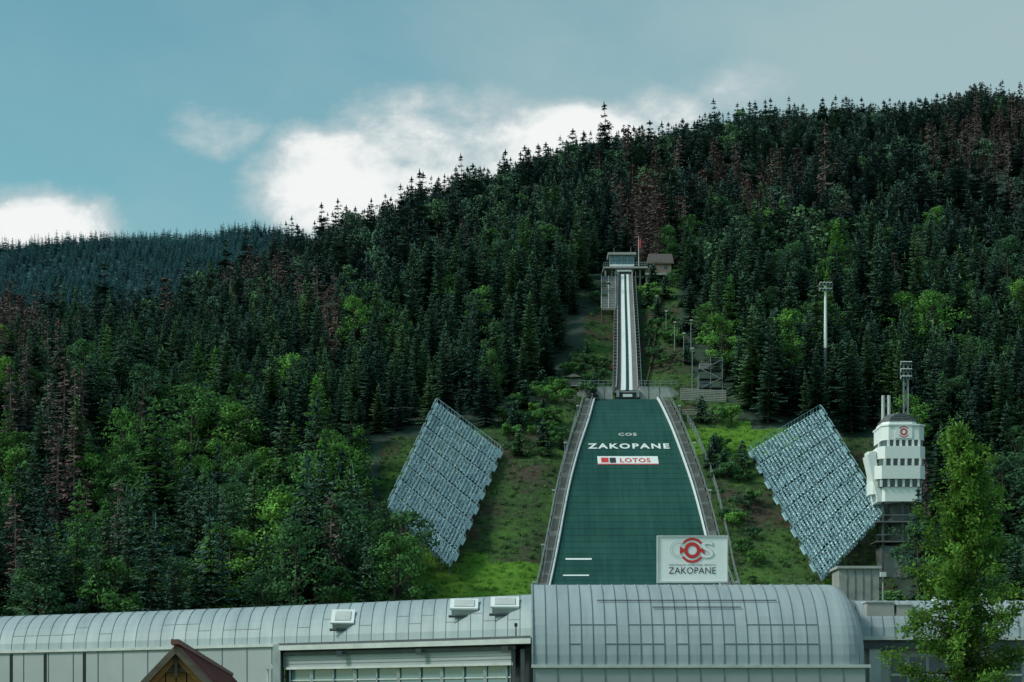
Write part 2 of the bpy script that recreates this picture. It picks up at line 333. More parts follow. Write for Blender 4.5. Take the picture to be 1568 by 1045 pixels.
def scatter(name,pts,kind,scl,rot,coll):
    me=bpy.data.meshes.new(name); me.from_pydata([tuple(p) for p in pts],[],[]); 
    a=me.attributes.new('kind','INT','POINT'); a.data.foreach_set('value',np.asarray(kind,dtype=np.int32))
    a=me.attributes.new('sclv','FLOAT_VECTOR','POINT'); a.data.foreach_set('vector',np.asarray(scl,dtype=np.float32).ravel())
    a=me.attributes.new('rotv','FLOAT_VECTOR','POINT'); a.data.foreach_set('vector',np.asarray(rot,dtype=np.float32).ravel())
    o=bpy.data.objects.new(name,me); sc.collection.objects.link(o)
    ng=bpy.data.node_groups.new(name+'_scatter','GeometryNodeTree')
    ng.interface.new_socket('Geometry',in_out='INPUT',socket_type='NodeSocketGeometry'); ng.interface.new_socket('Geometry',in_out='OUTPUT',socket_type='NodeSocketGeometry')
    N=ng.nodes; gi=N.new('NodeGroupInput'); go=N.new('NodeGroupOutput'); ip=N.new('GeometryNodeInstanceOnPoints'); ci=N.new('GeometryNodeCollectionInfo')
    ci.inputs['Collection'].default_value=coll; ci.inputs['Separate Children'].default_value=True; ci.inputs['Reset Children'].default_value=True
    def na(n,t): q=N.new('GeometryNodeInputNamedAttribute'); q.data_type=t; q.inputs[0].default_value=n; return q.outputs[0]
    L=ng.links; L.new(gi.outputs[0],ip.inputs['Points']); L.new(ci.outputs[0],ip.inputs['Instance']); ip.inputs['Pick Instance'].default_value=True
    L.new(na('kind','INT'),ip.inputs['Instance Index']); L.new(na('sclv','FLOAT_VECTOR'),ip.inputs['Scale'])
    er=N.new('FunctionNodeEulerToRotation'); L.new(na('rotv','FLOAT_VECTOR'),er.inputs[0]); L.new(er.outputs[0],ip.inputs['Rotation'])
    L.new(ip.outputs[0],go.inputs[0]); md=o.modifiers.new('scatter','NODES'); md.node_group=ng; return o
def jgrid(y0,y1,u,sp):
    ylist=np.arange(y0,y1,sp); xs=[];yy=[]
    for y in ylist:
        x=np.arange(-u*y,u*y,sp); xs.append(x); yy.append(np.full(len(x),y))
    x=np.concatenate(xs); y=np.concatenate(yy); return x+rng.uniform(-.45,.45,len(x))*sp, y+rng.uniform(-.45,.45,len(x))*sp
xa,ya=jgrid(242,500,.32,4.6); xb,yb=jgrid(500,1330,.30,6.0)
x=np.concatenate([xa,xb]); y=np.concatenate([ya,yb])
px=784+F*x/y
D=np.interp(px,rpx,rD); keep=~cleared(x,y)&(y<D+20)
keep&=~cleared(x+2.2,y)&~cleared(x-2.2,y)
x=x[keep];y=y[keep];px=px[keep]; z=terr(x,y)-.3; n=len(x)
print('forest trees',n)
r1=rng.random(n); kind=rng.choice([0,1,2,3,4],n,p=[.25,.2,.22,.13,.2])
patch=noise2(x*1.7+50,y*1.3)
dec=(r1<np.clip(.07+.18*(patch>.5)+.30*((y<335))-.04*(y>700),0,.6)); kind[dec]=rng.choice([7,8,9],dec.sum(),p=[.4,.3,.3])
pyy=Y0-(z+9-ZC)*F/y
dc=np.zeros(n)
for (a,b_,ra,rb,w) in [(992,325,42,65,.95),(1165,295,50,40,.8),(1110,280,40,30,.5),(70,740,65,110,.75),(1520,225,75,50,.8),(400,430,60,30,.5),(1270,300,25,35,.6),(20,510,55,35,.75),(190,640,35,50,.5),(490,480,32,35,.65),(700,370,40,25,.4)]:
    dc=np.maximum(dc,w*np.exp(-((px-a)/ra)**2-((pyy-b_)/rb)**2))
dd=rng.random(n)<dc+.006; kind[dd]=rng.choice([5,6],dd.sum())
s=rng.uniform(.55,1.12,n)*(1+.18*np.sin(x*.05)*np.sin(y*.04)); tall=rng.random(n)<.05; s[tall]*=1.25
s=np.where(px<420,s*.92,s); s=np.where((y<330)&(px<560),s*1.22,s)
D=np.interp(px,rpx,rD); s=np.where(y>D-60,s*rng.uniform(.7,1.15,n),s)
wd=rng.uniform(.85,1.4,n)
scl=np.stack([s*wd,s*wd*rng.uniform(.9,1.1,n),s],1)
rot=np.stack([rng.normal(0,.03,n),rng.normal(0,.03,n),rng.uniform(0,6.28,n)],1)
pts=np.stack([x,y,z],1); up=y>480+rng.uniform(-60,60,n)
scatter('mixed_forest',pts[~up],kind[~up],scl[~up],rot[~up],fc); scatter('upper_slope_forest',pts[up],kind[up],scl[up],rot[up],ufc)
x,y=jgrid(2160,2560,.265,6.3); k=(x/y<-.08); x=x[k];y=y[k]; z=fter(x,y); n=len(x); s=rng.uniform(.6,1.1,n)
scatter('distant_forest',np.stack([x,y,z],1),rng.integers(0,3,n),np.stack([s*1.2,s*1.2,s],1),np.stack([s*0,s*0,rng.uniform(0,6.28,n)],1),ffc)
def tuft(seed,n,h,k='weed',spread=.6):
    r=random.Random(seed); b=MB()
    for i in range(n):
        a=r.random()*6.28; q=spread*r.random(); p=Vector((q*math.cos(a),q*math.sin(a),0)); l=h*r.uniform(.5,1.1)
        e=p+Vector((r.uniform(-.4,.4)*l,r.uniform(-.4,.4)*l,l)); w=Vector((math.cos(a+1),math.sin(a+1),0))*h*.15
        b.face([p-w,p+w,e],k,r.random())
    return b
def bush(seed): return broadleaf(seed,2.0,1.3,nclump=9,nleaf=50,ls=.28)
wc=collection('undergrowth_kinds',[('grass_tuft',tuft(1,32,.55)),('grass_tuft',tuft(2,32,.4)),('bush',bush(3)),('bush',bush(4)),('young_spruce',spruce('y',5,3.2,1.0,levels=10)),('sunlit_tuft',tuft(6,32,.5,'weed_sunlit'))])
x,y=jgrid(250,445,.2,1.5); k=cleared(x,y); hw=lhw(np.clip(y,225,359)); k&=(np.abs(x-lcx(y))>np.where(y>359,4.2,hw+3.0)); x=x[k];y=y[k]; px=784+F*x/y
p=rng.random(len(x)); kd=np.where(p<.5,0,1); br=noise2(x*5,y*4); br2=noise2(x*3+9,y*3)
lu=sunlit_patch(x,y); kd[lu]=5
under=(y>290)&(y<345)&((px<775)|(px>1160))
isb=(p>.78)&(br>-.3)&(br2>-.6)&~under&~(lu&(p<.96)); kd[isb]=rng.choice([2,3,4],isb.sum(),p=[.42,.38,.2]); n=len(x); s=rng.uniform(.5,1.3,n); s[isb]*=1.3
scatter('undergrowth',np.stack([x,y,terr(x,y)-.05],1),kd,np.stack([s,s,s],1),np.stack([s*0,s*0,rng.uniform(0,6.28,n)],1),wc)
# ---------------------------------------------------------------- landing hill
def strip(b,Ys,fa,fb,za,zb,k):
    for y0,y1 in zip(Ys[:-1],Ys[1:]):
        b.face([(fa(y0),y0,za(y0)),(fb(y0),y0,zb(y0)),(fb(y1),y1,zb(y1)),(fa(y1),y1,za(y1))],k)
Ys=list(np.arange(225,359.01,1.0))
sl=MB()
nx=14
for y0,y1 in zip(Ys[:-1],Ys[1:]):
    for i in range(nx):
        a=-1+2*i/nx; c=-1+2*(i+1)/nx
        sl.face([(CX(y0)+a*HW(y0),y0,ZA(y0)),(CX(y0)+c*HW(y0),y0,ZA(y0)),(CX(y1)+c*HW(y1),y1,ZA(y1)),(CX(y1)+a*HW(y1),y1,ZA(y1))],'matting')
bd=MB(); wk=MB(); rl=MB(); st=MB()
for sg in(-1,1):
    e=lambda y,o: CX(y)+sg*(HW(y)+o)
    strip(bd,Ys,lambda y:e(y,0),lambda y:e(y,0),lambda y:ZA(y)-.2,lambda y:ZA(y)+.4,'white')
    strip(bd,Ys,lambda y:e(y,0),lambda y:e(y,.25),lambda y:ZA(y)+.4,lambda y:ZA(y)+.4,'white')
    strip(bd,Ys,lambda y:e(y,.25),lambda y:e(y,.25),lambda y:ZA(y)+.4,lambda y:ZA(y)-.3,'dirtywhite')
    for y0 in np.arange(226,360,.6):
        z=ZA(y0+.3); st.box((e(y0,1.1),y0+.3,z-.15),(1.5,.59,.5),'greywood' if int(y0*7)%5 else 'concrete')
    strip(wk,Ys,lambda y:e(y,1.9),lambda y:e(y,1.9),lambda y:ZA(y)-2.0,lambda y:ZA(y)+.3,'greywood')
    for oo,hh in((.4,1.0),(1.95,1.2)):
        yy=list(np.arange(228,359.5,2.2))
        for y0,y1 in zip(yy[:-1],yy[1:]):
            for fr in(.55,1.0): rl.beam((e(y0,oo),y0,ZA(y0)+hh*fr+.3),(e(y1,oo),y1,ZA(y1)+hh*fr+.3),.06,.06,'steel')
            rl.beam((e(y0,oo),y0,ZA(y0)-.1),(e(y0,oo),y0,ZA(y0)+hh+.3),.07,.07,'steel')
    for y0 in np.arange(250,358,14): rl.beam((e(y0,2.1),y0,ZA(y0)-.5),(e(y0,2.1),y0,ZA(y0)+2.6),.09,.09,'steel'); rl.box((e(y0,2.0),y0,ZA(y0)+2.7),(.5,.3,.22),'dirtywhite')
def text_mesh(b,txt,mapf,width,height,k,off=.02,space=1.0):
    cu=bpy.data.curves.new('t','FONT'); cu.body=txt; cu.offset=off; cu.resolution_u=3; cu.align_x='CENTER'; cu.space_character=space
    o=bpy.data.objects.new('t',cu); sc.collection.objects.link(o); bpy.context.view_layer.update()
    me=o.evaluated_get(bpy.context.evaluated_depsgraph_get()).to_mesh()
    vs=np.array([v.co[:] for v in me.vertices]); lo=vs.min(0); hi=vs.max(0)
    vs=(vs-(lo+hi)/2)/(hi-lo+1e-9)
    V=[mapf(a*width,c*height) for a,c,_ in vs]
    for p in me.polygons: b.face([V[i] for i in p.vertices],k)
    o.to_mesh_clear(); bpy.data.objects.remove(o)
def onslope(yc,xo=0,lift=.08): return lambda a,c: (CX(yc)+xo+a,yc+c,ZA(yc+c)+lift)
mk=MB()
def yrow(py):
    lo,hi=226.,359.
    for _ in range(40):
        m=(lo+hi)/2
        if Y0-(ZA(m)-ZC)*F/m>py: lo=m
        else: hi=m
    return (lo+hi)/2
def xat(px,y): return (px-784)*y/F-CX(y)
y=yrow(684); sc_=y/F; hgt=yrow(680)-yrow(688)
text_mesh(mk,'ZAKOPANE',onslope(y,xat(962.5,y)),125*sc_,hgt,'white',.03,1.25)
y=yrow(666); text_mesh(mk,'COS',onslope(y,xat(961,y)),28*y/F,yrow(664)-yrow(668.5),'dirtywhite',.03,1.2)
y=yrow(706); h=yrow(699.5)-yrow(712.5); w=93*y/F
def patch(b,f,a0,a1,c0,c1,k,n=4):
    for i in range(n):
        p=a0+(a1-a0)*i/n; q=a0+(a1-a0)*(i+1)/n; b.face([f(p,c0),f(q,c0),f(q,c1),f(p,c1)],k)
patch(mk,onslope(y,xat(961.5,y),.07),-w/2,w/2,-h/2,h/2,'white')
f1=onslope(y,xat(961.5,y),.12); text_mesh(mk,'LOTOS',lambda a,c:f1(a+w*.12,c),w*.5,h*.5,'red',.02,1.1)
patch(mk,f1,-w*.44,-w*.32,-h*.25,h*.3,'red',1); patch(mk,f1,-w*.30,-w*.2,-h*.3,h*.3,'black',1); patch(mk,f1,-w/2,w/2,-h*.5,-h*.4,'red',1)
for (a,b_,c) in((866,906,857),(862,902,882)):
    y=yrow(c); ff=onslope(y,xat((a+b_)/2,y),.08); patch(mk,ff,-(b_-a)/2*y/F,(b_-a)/2*y/F,-.22,.22,'white',1)
group('ski_jump_landing_hill',{'plastic_matting':sl,'side_boards':bd,'stairs':st,'walkway_wall':wk,'handrails':rl,'slope_lettering':mk})
# ---------------------------------------------------------------- table + inrun
tb=MB()
def wing(p0,p1,yt0,yt1,d,th,k):
    a=P(p0,yt0,d); b_=P(p1,yt1,d); zb=60.2
    v=[(a.x,d,zb),(b_.x,d,zb),(b_.x,d,b_.z),(a.x,d,a.z)]; w_=[(q[0],d+th,q[2]) for q in v]
    tb.face(v,k); tb.face(w_[::-1],k); tb.face([v[3],v[2],w_[2],w_[3]],k); tb.face([v[1],w_[1],w_[2],v[2]],k); tb.face([v[0],v[3],w_[3],w_[0]],k)
wing(884,900,601,592,360.6,5,'concrete'); wing(900,938,592,592,360.6,5,'lconcrete'); wing(979,1026,592,592,360.6,5,'lconcrete'); wing(1026,1040,592,603,360.6,5,'concrete')
for xx in(912,925,993,1010): p=P(xx,592,360.5); tb.box8((p.x-.04,360.55,60.3),(p.x+.04,360.62,p.z-.05),'darksteel')
for a,b_ in((888,938),(979,1036)):
    p=P(a,592,360.4); q=P(b_,592,360.4)
    for h in(.5,1.05): tb.beam(p+Vector((0,0,h)),q+Vector((0,0,h)),.06,.06,'steel')
    for i in range(8): c=p.lerp(q,i/7); tb.beam(c,c+Vector((0,0,1.05)),.06,.06,'steel')
tk=MB(); p=P(943,612,360.2); q=P(980,601,360.2)
tk.box8((p.x,360.3,60.8),(q.x,364,q.z),'black'); tk.box8((p.x-.1,360.15,q.z),(q.x+.1,364,q.z+.18),'lconcrete')
for xx in(946,977): c=P(xx,603,360.1); tk.box(c,(.5,.25,1.3),'steel')
c=P(961,606,360.1); tk.box(c,(1.7,.2,.5),'white')
zin=pchip([364,370,378,390,410,430],[63.9,65.2,68.6,75.6,87.8,99.8]); ZI=lambda y: float(zin(y))
tw=pchip([364,430],[2.0,1.45]); TW=lambda y: float(tw(y))
ir=MB(); Yi=list(np.arange(364,430.1,1.5))
def istrip(a,c,dz,k): strip(ir,Yi,lambda y:CX(y)+a*TW(y),lambda y:CX(y)+c*TW(y),lambda y:ZI(y)+dz,lambda y:ZI(y)+dz,k)
istrip(-1,-.58,0,'dconcrete'); istrip(-.58,-.12,.05,'white'); istrip(-.12,.2,0,'matting'); istrip(.2,.52,.05,'white'); istrip(.52,1,0,'dconcrete')
for a in(-1,1):
    for o in(0,.12): strip(ir,Yi,lambda y:CX(y)+a*(TW(y)+o),lambda y:CX(y)+a*(TW(y)+o),lambda y:ZI(y)-1.8,lambda y:ZI(y)+.7,'concrete')
    strip(ir,Yi,lambda y:CX(y)+a*TW(y),lambda y:CX(y)+a*(TW(y)+.12),lambda y:ZI(y)+.7,lambda y:ZI(y)+.7,'lconcrete')
    for y0,y1 in zip(Yi[:-1],Yi[1:]):
        ir.beam((CX(y0)+a*(TW(y0)+.8),y0,ZI(y0)+.7),(CX(y1)+a*(TW(y1)+.8),y1,ZI(y1)+.7),.04,.04,'steel')
        ir.beam((CX(y0)+a*(TW(y0)+.8),y0,ZI(y0)-.6),(CX(y0)+a*(TW(y0)+.8),y0,ZI(y0)+.7),.04,.04,'steel')
        ir.box((CX(y0)+a*(TW(y0)+.45),y0+.7,ZI(y0+.7)-.45),(.65,1.2,.4),'greywood')
group('ski_jump_inrun',{'table_walls':tb,'takeoff_table':tk,'inrun_track':ir})
tw_=MB(); d=433
def pbox(b,x0,x1,y0,y1,d,dep,k):
    p=P(x0,y1,d); q=P(x1,y0,d); b.box8((p.x,d,p.z),(q.x,d+dep,q.z),k)
pbox(tw_,924,992,408,411,d-1,8,'lconcrete'); pbox(tw_,934,971,390,408,d+.2,4,'glassblue'); pbox(tw_,931,974,386.5,390,d-.6,5.6,'lconcrete'); pbox(tw_,934,971,405,408.3,d,4.4,'white')
for xx in(934,943,952,961,970): pbox(tw_,xx-.6,xx+.6,390,405,d,.2,'steel')
pbox(tw_,934,971,397,398,d+.02,.1,'steel')
for xx in(927,937,968,980,990): 
    p=P(xx,411,d); tw_.beam(p,(p.x,p.y,T(p.x,p.y)-1),.35,.35,'concrete')
for xx in(927,968): p=P(xx,411,d); q=P(xx+10,424,d); tw_.beam(p,q,.15,.15,'darksteel')
pbox(tw_,942,970,412,421,d-1.2,2,'darksteel'); pbox(tw_,945,967,414,416,d-1.4,.2,'white')
for yy in(402,405): 
    for a,b_ in((924,934),(971,992)): tw_.beam(P(a,yy,d-1),P(b_,yy,d-1),.07,.07,'steel')
for xx in range(924,935,3): tw_.beam(P(xx,408,d-1),P(xx,402,d-1),.06,.06,'steel')
for xx in range(971,993,4): tw_.beam(P(xx,408,d-1),P(xx,402,d-1),.06,.06,'steel')
tw_.tube(P(966,386,d),P(966,378,d),.05,.03,'steel'); tw_.tube(P(940,386,d),P(940,380,d),.05,.03,'steel')
group('start_gate_tower',{'tower_structure':tw_})
fl=MB(); fl.tube(P(978,408,d-1),P(978,362,d-1),.07,.04,'white'); 
for i in range(6):
    a=P(978.5+i*.5,366+.2*i,d-1); b_=P(978.5+(i+1)*.5,366+.2*(i+1),d-1); o0=Vector((0,.15*math.sin(i*1.2),0)); o1=Vector((0,.15*math.sin((i+1)*1.2),0))
    fl.face([a+o0,b_+o1,b_+o1-Vector((0,0,1.9)),a+o0-Vector((0,0,1.9))],'red')
fl.obj('flagpole')
ch=MB(); pbox(ch,994,1028,402,418,d+1,5,'pink'); pbox(ch,994,1028,400,404,d+.9,5.2,'wood'); pbox(ch,988,1034,418,421,d-.8,8,'lconcrete')
a=P(990,403,d+.2); b_=P(1032,403,d+.2); c=P(1029,389,d+3.5); e=P(993,389,d+3.5); ch.face([a,b_,c,e],'brownroof'); 
a2=Vector((a.x,d+6.8,a.z)); b2=Vector((b_.x,d+6.8,b_.z)); ch.face([e,c,b2,a2],'brownroof'); ch.face([a,e,a2],'wood'); ch.face([b_,b2,c],'wood')
ch.beam(a,b_,.2,.25,'wood')
for xx in(999,1017): pbox(ch,xx,xx+5,406,412,d+.93,.1,'glass')
for xx in range(988,1036,4): ch.beam(P(xx,418,d-.8),P(xx,414,d-.8),.07,.07,'wood')
ch.beam(P(988,414,d-.8),P(1034,414,d-.8),.08,.1,'wood')
for xx in(990,1004,1018,1032): p=P(xx,421,d); ch.beam(p,(p.x,p.y,T(p.x,p.y)-1),.25,.25,'wood')
group('mountain_chalet',{'chalet_body':ch})
sh=MB()
p0=P(921,424,428); p1=P(943,424,428); q0=P(921,474,411); q1=P(943,474,411)
for i in range(40):
    t=i/39; a=p0.lerp(q0,t); b_=p1.lerp(q1,t); sh.beam(a,b_,.25,.3,'concrete' if i%3 else 'greywood')
for e0,e1 in((p0,q0),(p1,q1),((p0+p1)/2,(q0+q1)/2)): sh.beam(e0+Vector((0,0,.2)),e1+Vector((0,0,.2)),.18,.2,'lconcrete')
for i in range(6):
    for e0,e1 in((p0,q0),(p1,q1)):
        c=e0.lerp(e1,i/5); sh.beam(c,(c.x,c.y,T(c.x,c.y)-.5),.15,.15,'wood'); 
        if i<5: n_=e0.lerp(e1,(i+1)/5); sh.beam(c+Vector((0,0,1.1)),n_+Vector((0,0,1.1)),.07,.07,'steel')
        sh.beam(c,c+Vector((0,0,1.1)),.07,.07,'steel')
group('covered_stairway',{'slatted_ramp':sh})
# ---------------------------------------------------------------- grandstands (terraced scaffold of beams, rungs and benches)
def grandstand(A,B,C,D_,seed):
    r=random.Random(seed); fr=MB(); stt=MB(); lg=MB(); dk=MB()
    up=Vector((0,0,1)); ns=22; nt=56; per=7; LIFT=.28
    def S(s,t): return (A*(1-s)+B*s)*(1-t)+(D_*(1-s)+C*s)*t   # s: outer->inner, t: top->bottom
    def Q(s,j,e=0,l=0): # terraced point: every module of `per` rows is flatter and then steps down
        return S(s,(j+e)/nt)+up*(LIFT*((j%per)+e)/per-.15+l)
    for i in range(ns+1):
        s=i/ns; w=.09 if i%4 else .15; k='standmetal' if i%4 else 'seat'
        for m in range(nt//per):
            j=m*per; fr.beam(Q(s,j,0,.05),Q(s,j+per-1,1,.05),w,.10,k)
    for i in range(ns):
        for j in range(nt):
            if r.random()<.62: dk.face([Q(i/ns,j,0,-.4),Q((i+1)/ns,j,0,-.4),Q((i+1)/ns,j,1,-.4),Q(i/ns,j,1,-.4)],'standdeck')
    for j in range(nt):
        big=j%per==0
        fr.beam(Q(-.012,j,0,.12),Q(1.012,j,0,.12),.13 if big else .08,.11,'seat' if big else 'standmetal')
    for i in range(ns):
        for j in range(nt):
            if r.random()<.84:
                s0=(i+.1)/ns; s1=(i+.52+.1*r.random())/ns; l=.22+.08*r.random()
                stt.face([Q(s0,j,.12,l),Q(s1,j,.12,l),Q(s1,j,.80,l),Q(s0,j,.80,l)],'seat' if r.random()<.22 else 'standmetal')
            if r.random()<.25: fr.beam(Q(i/ns,j,0,.2),Q((i+1)/ns,j,.98,.2),.05,.05,'seat')
            if r.random()<.10: fr.beam(Q((i+.5)/ns,j,0,.2),Q((i+.5)/ns,j,0,.8),.05,.05,'seat')
    for m in range(nt//per):
        j=m*per
        for s0,s1 in((1,1.045),(0,-.03)):
            a,b_,c,e=Q(s0,j),Q(s1,j),Q(s1,j+3,.5),Q(s0,j+3,.5); stt.face([a+up*.1,b_+up*.1,c+up*.1,e+up*.1],'standmetal')
            for q0,q1 in((a,b_),(b_,c),(c,e)): fr.beam(q0+up*.7,q1+up*.7,.05,.05,'steel'); fr.beam(q1,q1+up*.7,.05,.05,'steel')
    for s in(-.01,1.01):
        for j in range(nt):
            fr.beam(Q(s,j,0,1),Q(s,j,1,1),.06,.06,'standmetal')
            if j%2==0: fr.beam(Q(s,j),Q(s,j,0,1),.06,.06,'standmetal')
    for j,e in((0,0),(nt-1,1)):
        fr.beam(Q(0,j,e,1),Q(1,j,e,1),.06,.06,'standmetal')
        for i in range(ns+1): fr.beam(Q(i/ns,j,e),Q(i/ns,j,e,1),.06,.06,'standmetal')
    for j in range(0,nt,per):
        pr=None
        for i in range(0,ns+1,4):
            a=Q(i/ns,j); g_=Vector((a.x,a.y,T(a.x,a.y)-.5)); 
            if g_.z<a.z: lg.beam(a,g_,.12,.12,'darksteel')
            if pr is not None: lg.beam(pr[0],g_,.07,.07,'darksteel'); lg.beam(pr[1],a,.07,.07,'darksteel')
            pr=(a,g_)
    group('grandstand',{'frame':fr,'benches':stt,'deck':dk,'supports':lg})
grandstand(P(670,618,338),P(766,690,334),P(688,870,297),P(594,780,302),1)
grandstand(P(1255,628,338),P(1150,690,334),P(1258,888,297),P(1352,790,302),2)
# ---------------------------------------------------------------- judges tower
d=300; m=d/F
jt=MB(); jw=MB(); js=MB()
def plan(x0,x1,dep,ch=.9,fo=0):
    a=(x0-784)*m; b_=(x1-784)*m; y0=d-fo; y1=d+dep
    return [(a+ch,y0),(b_-ch,y0),(b_,y0+ch),(b_,y1),(a,y1),(a,y0+ch)]
def zz(py): return ZC+(Y0-py)*m
def floor_(x0,x1,yt,yb,fo=0,k='white',dep=7,inset=0): jt.prism(plan(x0,x1,dep,.9,fo),zz(yb),zz(yt),k,inset)
def win(x0,x1,yt,yb,fo=0,n=5):
    jw.prism(plan(x0+1.5,x1-1.5,6.8,.8,fo-.25),zz(yb),zz(yt),'glass')
    a=(x0-784)*m; b_=(x1-784)*m
    for i in range(n+1):
        xx=a+.9+(b_-a-1.8)*i/n; jt.box((xx,d-fo+.14,(zz(yt)+zz(yb))/2),(.34,.3,zz(yt)-zz(yb)-.02),'white')
    jt.box((a+.12,d-fo+3.5,(zz(yt)+zz(yb))/2),(.25,.5,zz(yt)-zz(yb)-.02),'white')
floor_(1351,1416,652,674,.3); win(1351,1416,674,684,.3); floor_(1345,1417,684,703,.6); win(1345,1417,703,714,.6); floor_(1340,1417,714,734,.6); win(1340,1415,734,746,.3); floor_(1346,1413,746,768,0)
for (x0,x1,yt,yb) in((1331,1346,690,704),(1334,1352,738,756)): jt.prism(plan(x0,x1,4,.5,-1),zz(yb),zz(yt),'white')
jt.box(((1333-784)*m,d+2,zz(697)),(.2,3,1.2),'white')
sl_=[(1329,696),(1341,690),(1352,768),(1345,768)]
jt.face([((a-784)*m,d+.4,zz(b_)) for a,b_ in sl_],'white'); jt.face([((a-784)*m,d+4.5,zz(b_)) for a,b_ in sl_],'white')
jt.face([((1329-784)*m,d+.4,zz(696)),((1345-784)*m,d+.4,zz(768)),((1345-784)*m,d+4.5,zz(768)),((1329-784)*m,d+4.5,zz(696))],'white')
jt.prism(plan(1350,1418,7.4,1,.5),zz(652.5),zz(650),'white')
for i in range(5):
    s0=i/5; s1=(i+1)/5; h0=math.sin(s0*1.4)/math.sin(1.4); h1=math.sin(s1*1.4)/math.sin(1.4)
    x0=1352+20*s0*s0; x1=1406-24*s0*s0; js.prism(plan(x0,x1,6-4*s0,.9,0),zz(650-17*h0),zz(650-17*h1),'darksteel' if i>0 else 'white',.04)
def ringg(b,cx_,y,cz,r0,r1,a0,a1,k,n=16):
    for i in range(n):
        t0=a0+(a1-a0)*i/n; t1=a0+(a1-a0)*(i+1)/n
        b.face([(cx_+r0*math.cos(t0),y,cz+r0*math.sin(t0)),(cx_+r1*math.cos(t0),y,cz+r1*math.sin(t0)),(cx_+r1*math.cos(t1),y,cz+r1*math.sin(t1)),(cx_+r0*math.cos(t1),y,cz+r0*math.sin(t1))],k)
cxl=(1383-784)*m; jt.box((cxl,d-.36,zz(662)),(2.6,.08,1.9),'signwhite'); ringg(jw,cxl,d-.42,zz(662),.3,.55,0,6.2832,'red'); ringg(jw,cxl,d-.42,zz(662),.72,.86,.6,2.54,'red',8); ringg(jw,cxl,d-.42,zz(662),.72,.86,3.74,5.68,'red',8)
for xx in(1358,1367): js.tube((( xx-784)*m,d+3,zz(640)),((xx-784)*m,d+3,zz(601)),.28,.25,'dirtywhite',8)
for i in range(4): js.box(((1360.5+2*i-784)*m,d+3,zz(606+7*i)),(.5,.08,.08),'steel')
js.box8(((1352-784)*m,d+1.5,T((1380-784)*m,d)-2),((1410-784)*m,d+6,zz(835)),'concrete')
js.box8(((1370-784)*m,d+2.5,zz(840)),((1398-784)*m,d+5.5,zz(768)+.05),'dconcrete')
for xx in(1354,1384,1406):
    for yy in(1,5.5): p=Vector(((xx-784)*m,d+yy,zz(768))); js.beam(p,(p.x,p.y,T(p.x,p.y)-1),.3,.3,'darksteel')
for j in range(2):
    z0=zz(768)-3*j; z1=z0-3
    for a,b_ in((1354,1384),(1384,1406)):
        js.beam(((a-784)*m,d+.9,z0),((b_-784)*m,d+.9,z1),.1,.1,'darksteel')
    js.box(((1376-784)*m,d+3,z1),(6.6,5,.2),'dconcrete'); js.beam(((1343-784)*m,d+.5,z1+1),((1409-784)*m,d+.5,z1+1),.07,.07,'steel')
group('judges_tower',{'white_storeys':jt,'windows':jw,'roof_and_supports':js})
def lattice(b,x,y,z0,z1,w,k,n):
    cs=[(-w,-w),(w,-w),(w,w),(-w,w)]
    for i in range(4):
        c=cs[i]; e=cs[(i+1)%4]; b.beam((x+c[0],y+c[1],z0),(x+c[0],y+c[1],z1),.08,.08,k)
        for j in range(n):
            a=z0+(z1-z0)*j/n; q=z0+(z1-z0)*(j+1)/n
            b.beam((x+c[0],y+c[1],a),(x+e[0],y+e[1],q),.05,.05,k)
def flood(px,pyt,d,wpx,rows,pyw=None,latt=False,hpx=13):
    b=MB(); p=P(px,pyt,d); g_=T(p.x,p.y); mm=d/F
    if latt: lattice(b,p.x,p.y,g_-.5,p.z,.35,'steel',26)
    else:
        zw=ZC+(Y0-pyw)*mm; b.tube((p.x,p.y,zw),(p.x,p.y,p.z),.30,.2,'white',8); b.tube((p.x,p.y,g_-1),(p.x,p.y,zw),.38,.30,'darksteel',8)
    b2=MB(); wd=wpx*mm; hh=hpx*mm
    for r_ in range(rows):
        z=p.z-hh*r_/max(1,rows-1)+.2; b2.beam((p.x-wd/2,p.y-.1,z),(p.x+wd/2,p.y-.1,z),.1,.1,'steel')
        for i in range(4):
            xx=p.x-wd/2+wd*(i+.5)/4; b2.box((xx,p.y-.45,z+.1),(.42,.35,.5),'dirtywhite',Matrix.Rotation(.4,3,'X')); b2.box((xx,p.y-.64,z+.02),(.34,.06,.38),'glass',Matrix.Rotation(.4,3,'X'))
    for sx in(-1,1): b2.beam((p.x+sx*wd/2,p.y-.1,p.z+.3),(p.x+sx*wd/2,p.y-.1,p.z-hh+.1),.09,.09,'steel')
    group('floodlight_mast',{'mast':b,'lamp_rack':b2})
flood(1264,438,352,20,2,pyw=533,hpx=9)
flood(1387,560,309,17,3,latt=True,hpx=22)
for (x0,yt,yb,dd) in((1005,455,490,412),(1033,495,535,395),(1047,512,548,388),(1020,478,515,402),(1060,535,600,372),(1058,492,520,392)):
    b=MB(); p=P(x0,yt,dd); b.tube((p.x,p.y,T(p.x,p.y)-.5),p,.09,.06,'steel',6); b.box(p+Vector((.05,-.2,.1)),(.5,.7,.22),'dirtywhite'); b.beam(p+Vector((-.3,0,-.5)),p+Vector((.3,0,-.5)),.06,.06,'steel'); b.obj('lamp_post')
